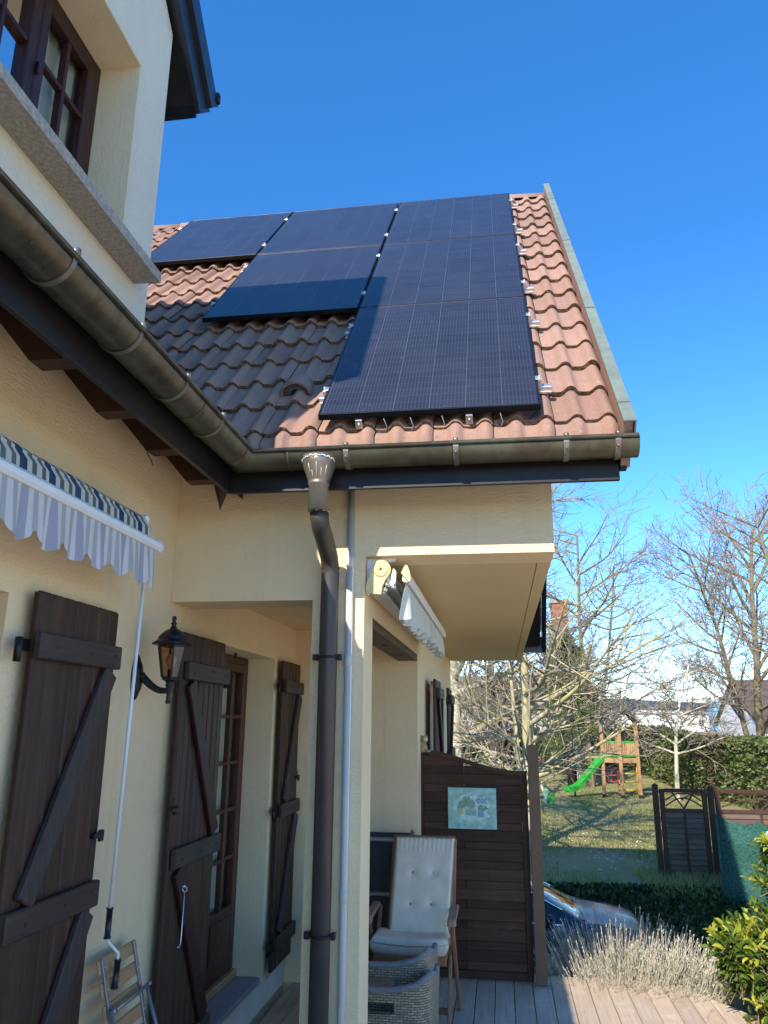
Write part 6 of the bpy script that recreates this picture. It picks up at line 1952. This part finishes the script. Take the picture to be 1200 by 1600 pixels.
for sy in (-1, 1):
    m_ = MB()
    def side_pt(x, t_):
        hw_, sill, sh_, tp, rw = car_section(x)
        return Vector((x, sy * (hw_ * 0.955 + (rw - hw_ * 0.955) * t_ + 0.008), sh_ + (tp - sh_) * (t_ ** 0.85) * 0.985))
    m_.tube([side_pt(-1.3 + 2.15 * i / 16, 0.0) + Vector((0, 0, 0.004)) for i in range(17)], 0.011, 6)
    m_.tube([side_pt(-1.25 + 1.6 * i / 12, 0.90) for i in range(13)] + [side_pt(0.35 + 0.50 * i / 6, 0.9) for i in range(1, 7)], 0.010, 6)
    m_.build("window_trim", M['chrome'], car, local=True)
    m_ = MB(); m_.hexa([[[(x, sy * y, z) for z in (0.93, 1.07)] for y in (0.90, 1.04)] for x in (0.62, 0.74)], 0.03); m_.build("wing_mirror", M['carpaint'], car, local=True)
    for wx in (-1.28, 1.32):
        w_ = MB(); w_.lathe([(0.20, -0.10), (0.30, -0.10), (0.315, -0.07), (0.315, 0.07), (0.30, 0.10), (0.20, 0.10)], (wx, sy * 0.78, 0.315), 24, Matrix.Rotation(R(90), 3, 'X'))
        wh = w_.build("wheel", M['rubber'], car, local=True)
        w_ = MB(); w_.lathe([(0.0, 0.06), (0.05, 0.065), (0.19, 0.05), (0.20, 0.085), (0.21, 0.09)], (wx, sy * 0.79, 0.315), 20, Matrix.Rotation(R(-90 * sy), 3, 'X')); w_.build("rim", M['alu'], wh, local=True)
    m_ = MB(); m_.lathe([(0.0, -0.05), (0.09, -0.03), (0.11, 0.02), (0.0, 0.06)], (1.88, sy * 0.58, 0.70), 14, Matrix.Rotation(R(70), 3, 'Y'), sx=0.8, sy=1.3); m_.build("headlight", M['lampglass'], car, local=True)
    m_ = MB(); m_.beam((0.98, sy * 0.15, 0.993), (0.82, sy * 0.15 + 0.48, 1.10), 0.02, 0.012, c=0.002); m_.build("wiper", M['blackplastic'], car, local=True)
m_ = MB(); m_.hexa([[[(x, y, z + (0 if x < 1.1 else -0.02)) for z in (0.962, 0.978)] for y in (-0.66, 0.66)] for x in (1.03, 1.14)]); m_.build("cowl_panel", M['blackplastic'], car, local=True)
for sy in (-1, 1):
    m_ = MB(); m_.tube([(1.15, sy * 0.72, 0.935), (1.5, sy * 0.70, 0.905), (1.86, sy * 0.62, 0.835)], 0.006, 5)
    m_.build("bonnet_seam", M['blackplastic'], car, local=True)

# ================================================================== FAR BUILDINGS AND HILLS
fb = thing("warehouse", "long low white building with a flat roof beyond the hedge", "building", (14, 72, 0))
m_ = MB(); m_.box(7.5, 26, 72, 84, -0.6, 2.95); m_.build("wall", M['render_white'], fb)
m_ = MB(); m_.box(7.3, 26.2, 71.8, 84.2, 2.95, 3.2); m_.build("roof_edge", M['conduit'], fb)
fb = thing("garden_wall", "low tan wall in front of the long white building", "wall", (13, 62, 0))
m_ = MB(); m_.box(8.6, 16.5, 62, 62.3, -0.4, 1.45); m_.build("wall", M['render_tan'], fb)
m_ = MB(); m_.box(8.55, 16.55, 61.95, 62.35, 1.451, 1.53); m_.build("coping", M['stone'], fb)
hb = thing("gabled_house", "white gabled house with a brown roof at the right edge", "house", (16, 49, 0))
m_ = MB(); m_.prism([(45, -0.4), (53, -0.4), (53, 2.1), (49, 4.3), (45, 2.1)], 'X', 13.5, 22); m_.build("wall", M['render_white'], hb)
m_ = MB()
m_.prism([(44.5, 1.95), (49, 4.42), (49, 4.60), (44.5, 2.13)], 'X', 13.35, 22.2); m_.prism([(53.5, 1.95), (53.5, 2.13), (49.001, 4.60), (49.001, 4.42)], 'X', 13.35, 22.2)
m_.build("roof", M['roof_far'], hb)
m_ = MB(); m_.box(16.0, 16.5, 49.3, 49.8, 4.2, 5.2); m_.build("chimney", M['brick'], hb)
for x0_ in (14.6, 16.6):
    m_ = MB(); m_.box(x0_, x0_ + 0.8, 44.95, 44.999, 0.7, 1.75); m_.build("window", M['dark_room'], hb)
bt = thing("brick_building", "red brick chimney block showing through the bare branches", "building", (3.5, 52, 0))
m_ = MB(); m_.box(3.55, 4.55, 52, 54, -0.4, 9.7); m_.build("wall", M['brick'], bt)
m_ = MB(); m_.box(3.45, 4.65, 51.9, 54.1, 9.701, 9.95); m_.build("coping", M['stone'], bt)
wh_ = thing("white_cottage", "white cottage glimpsed between the conifer and the bare tree", "house", (2.0, 60, 0))
m_ = MB(); m_.box(-6, 4.0, 60, 66, -0.4, 3.4); m_.build("wall", M['render_white'], wh_)
m_ = MB(); m_.prism([(59.6, 3.3), (66.4, 3.3), (63, 5.6)], 'X', -6.3, 4.3); m_.build("roof", M['roof_far'], wh_)
bl = thing("blue_shed", "small blue shed beside the white gabled house", "shed", (13.5, 66, 0))
m_ = MB(); m_.box(16.6, 17.7, 66, 68, -0.4, 3.8); m_.build("wall", M['p_blue'], bl)
m_ = MB(); m_.box(16.5, 17.8, 65.9, 68.1, 3.801, 3.95); m_.build("roof", M['conduit'], bl)

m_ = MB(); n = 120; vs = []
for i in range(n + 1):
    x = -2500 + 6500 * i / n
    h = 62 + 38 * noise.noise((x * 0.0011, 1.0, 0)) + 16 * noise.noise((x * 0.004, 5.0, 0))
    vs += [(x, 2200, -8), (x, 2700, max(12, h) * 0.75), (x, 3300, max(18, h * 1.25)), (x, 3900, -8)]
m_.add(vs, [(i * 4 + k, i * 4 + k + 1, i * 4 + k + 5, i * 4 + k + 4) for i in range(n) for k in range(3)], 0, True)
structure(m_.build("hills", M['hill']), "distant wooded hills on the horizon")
m_ = MB(); m_.add([(-6000, -3000, -9), (6000, -3000, -9), (6000, 9000, -9), (-6000, 9000, -9)], [(0, 1, 2, 3)])
structure(m_.build("far_ground", M['lawn']), "far fields out to the horizon")
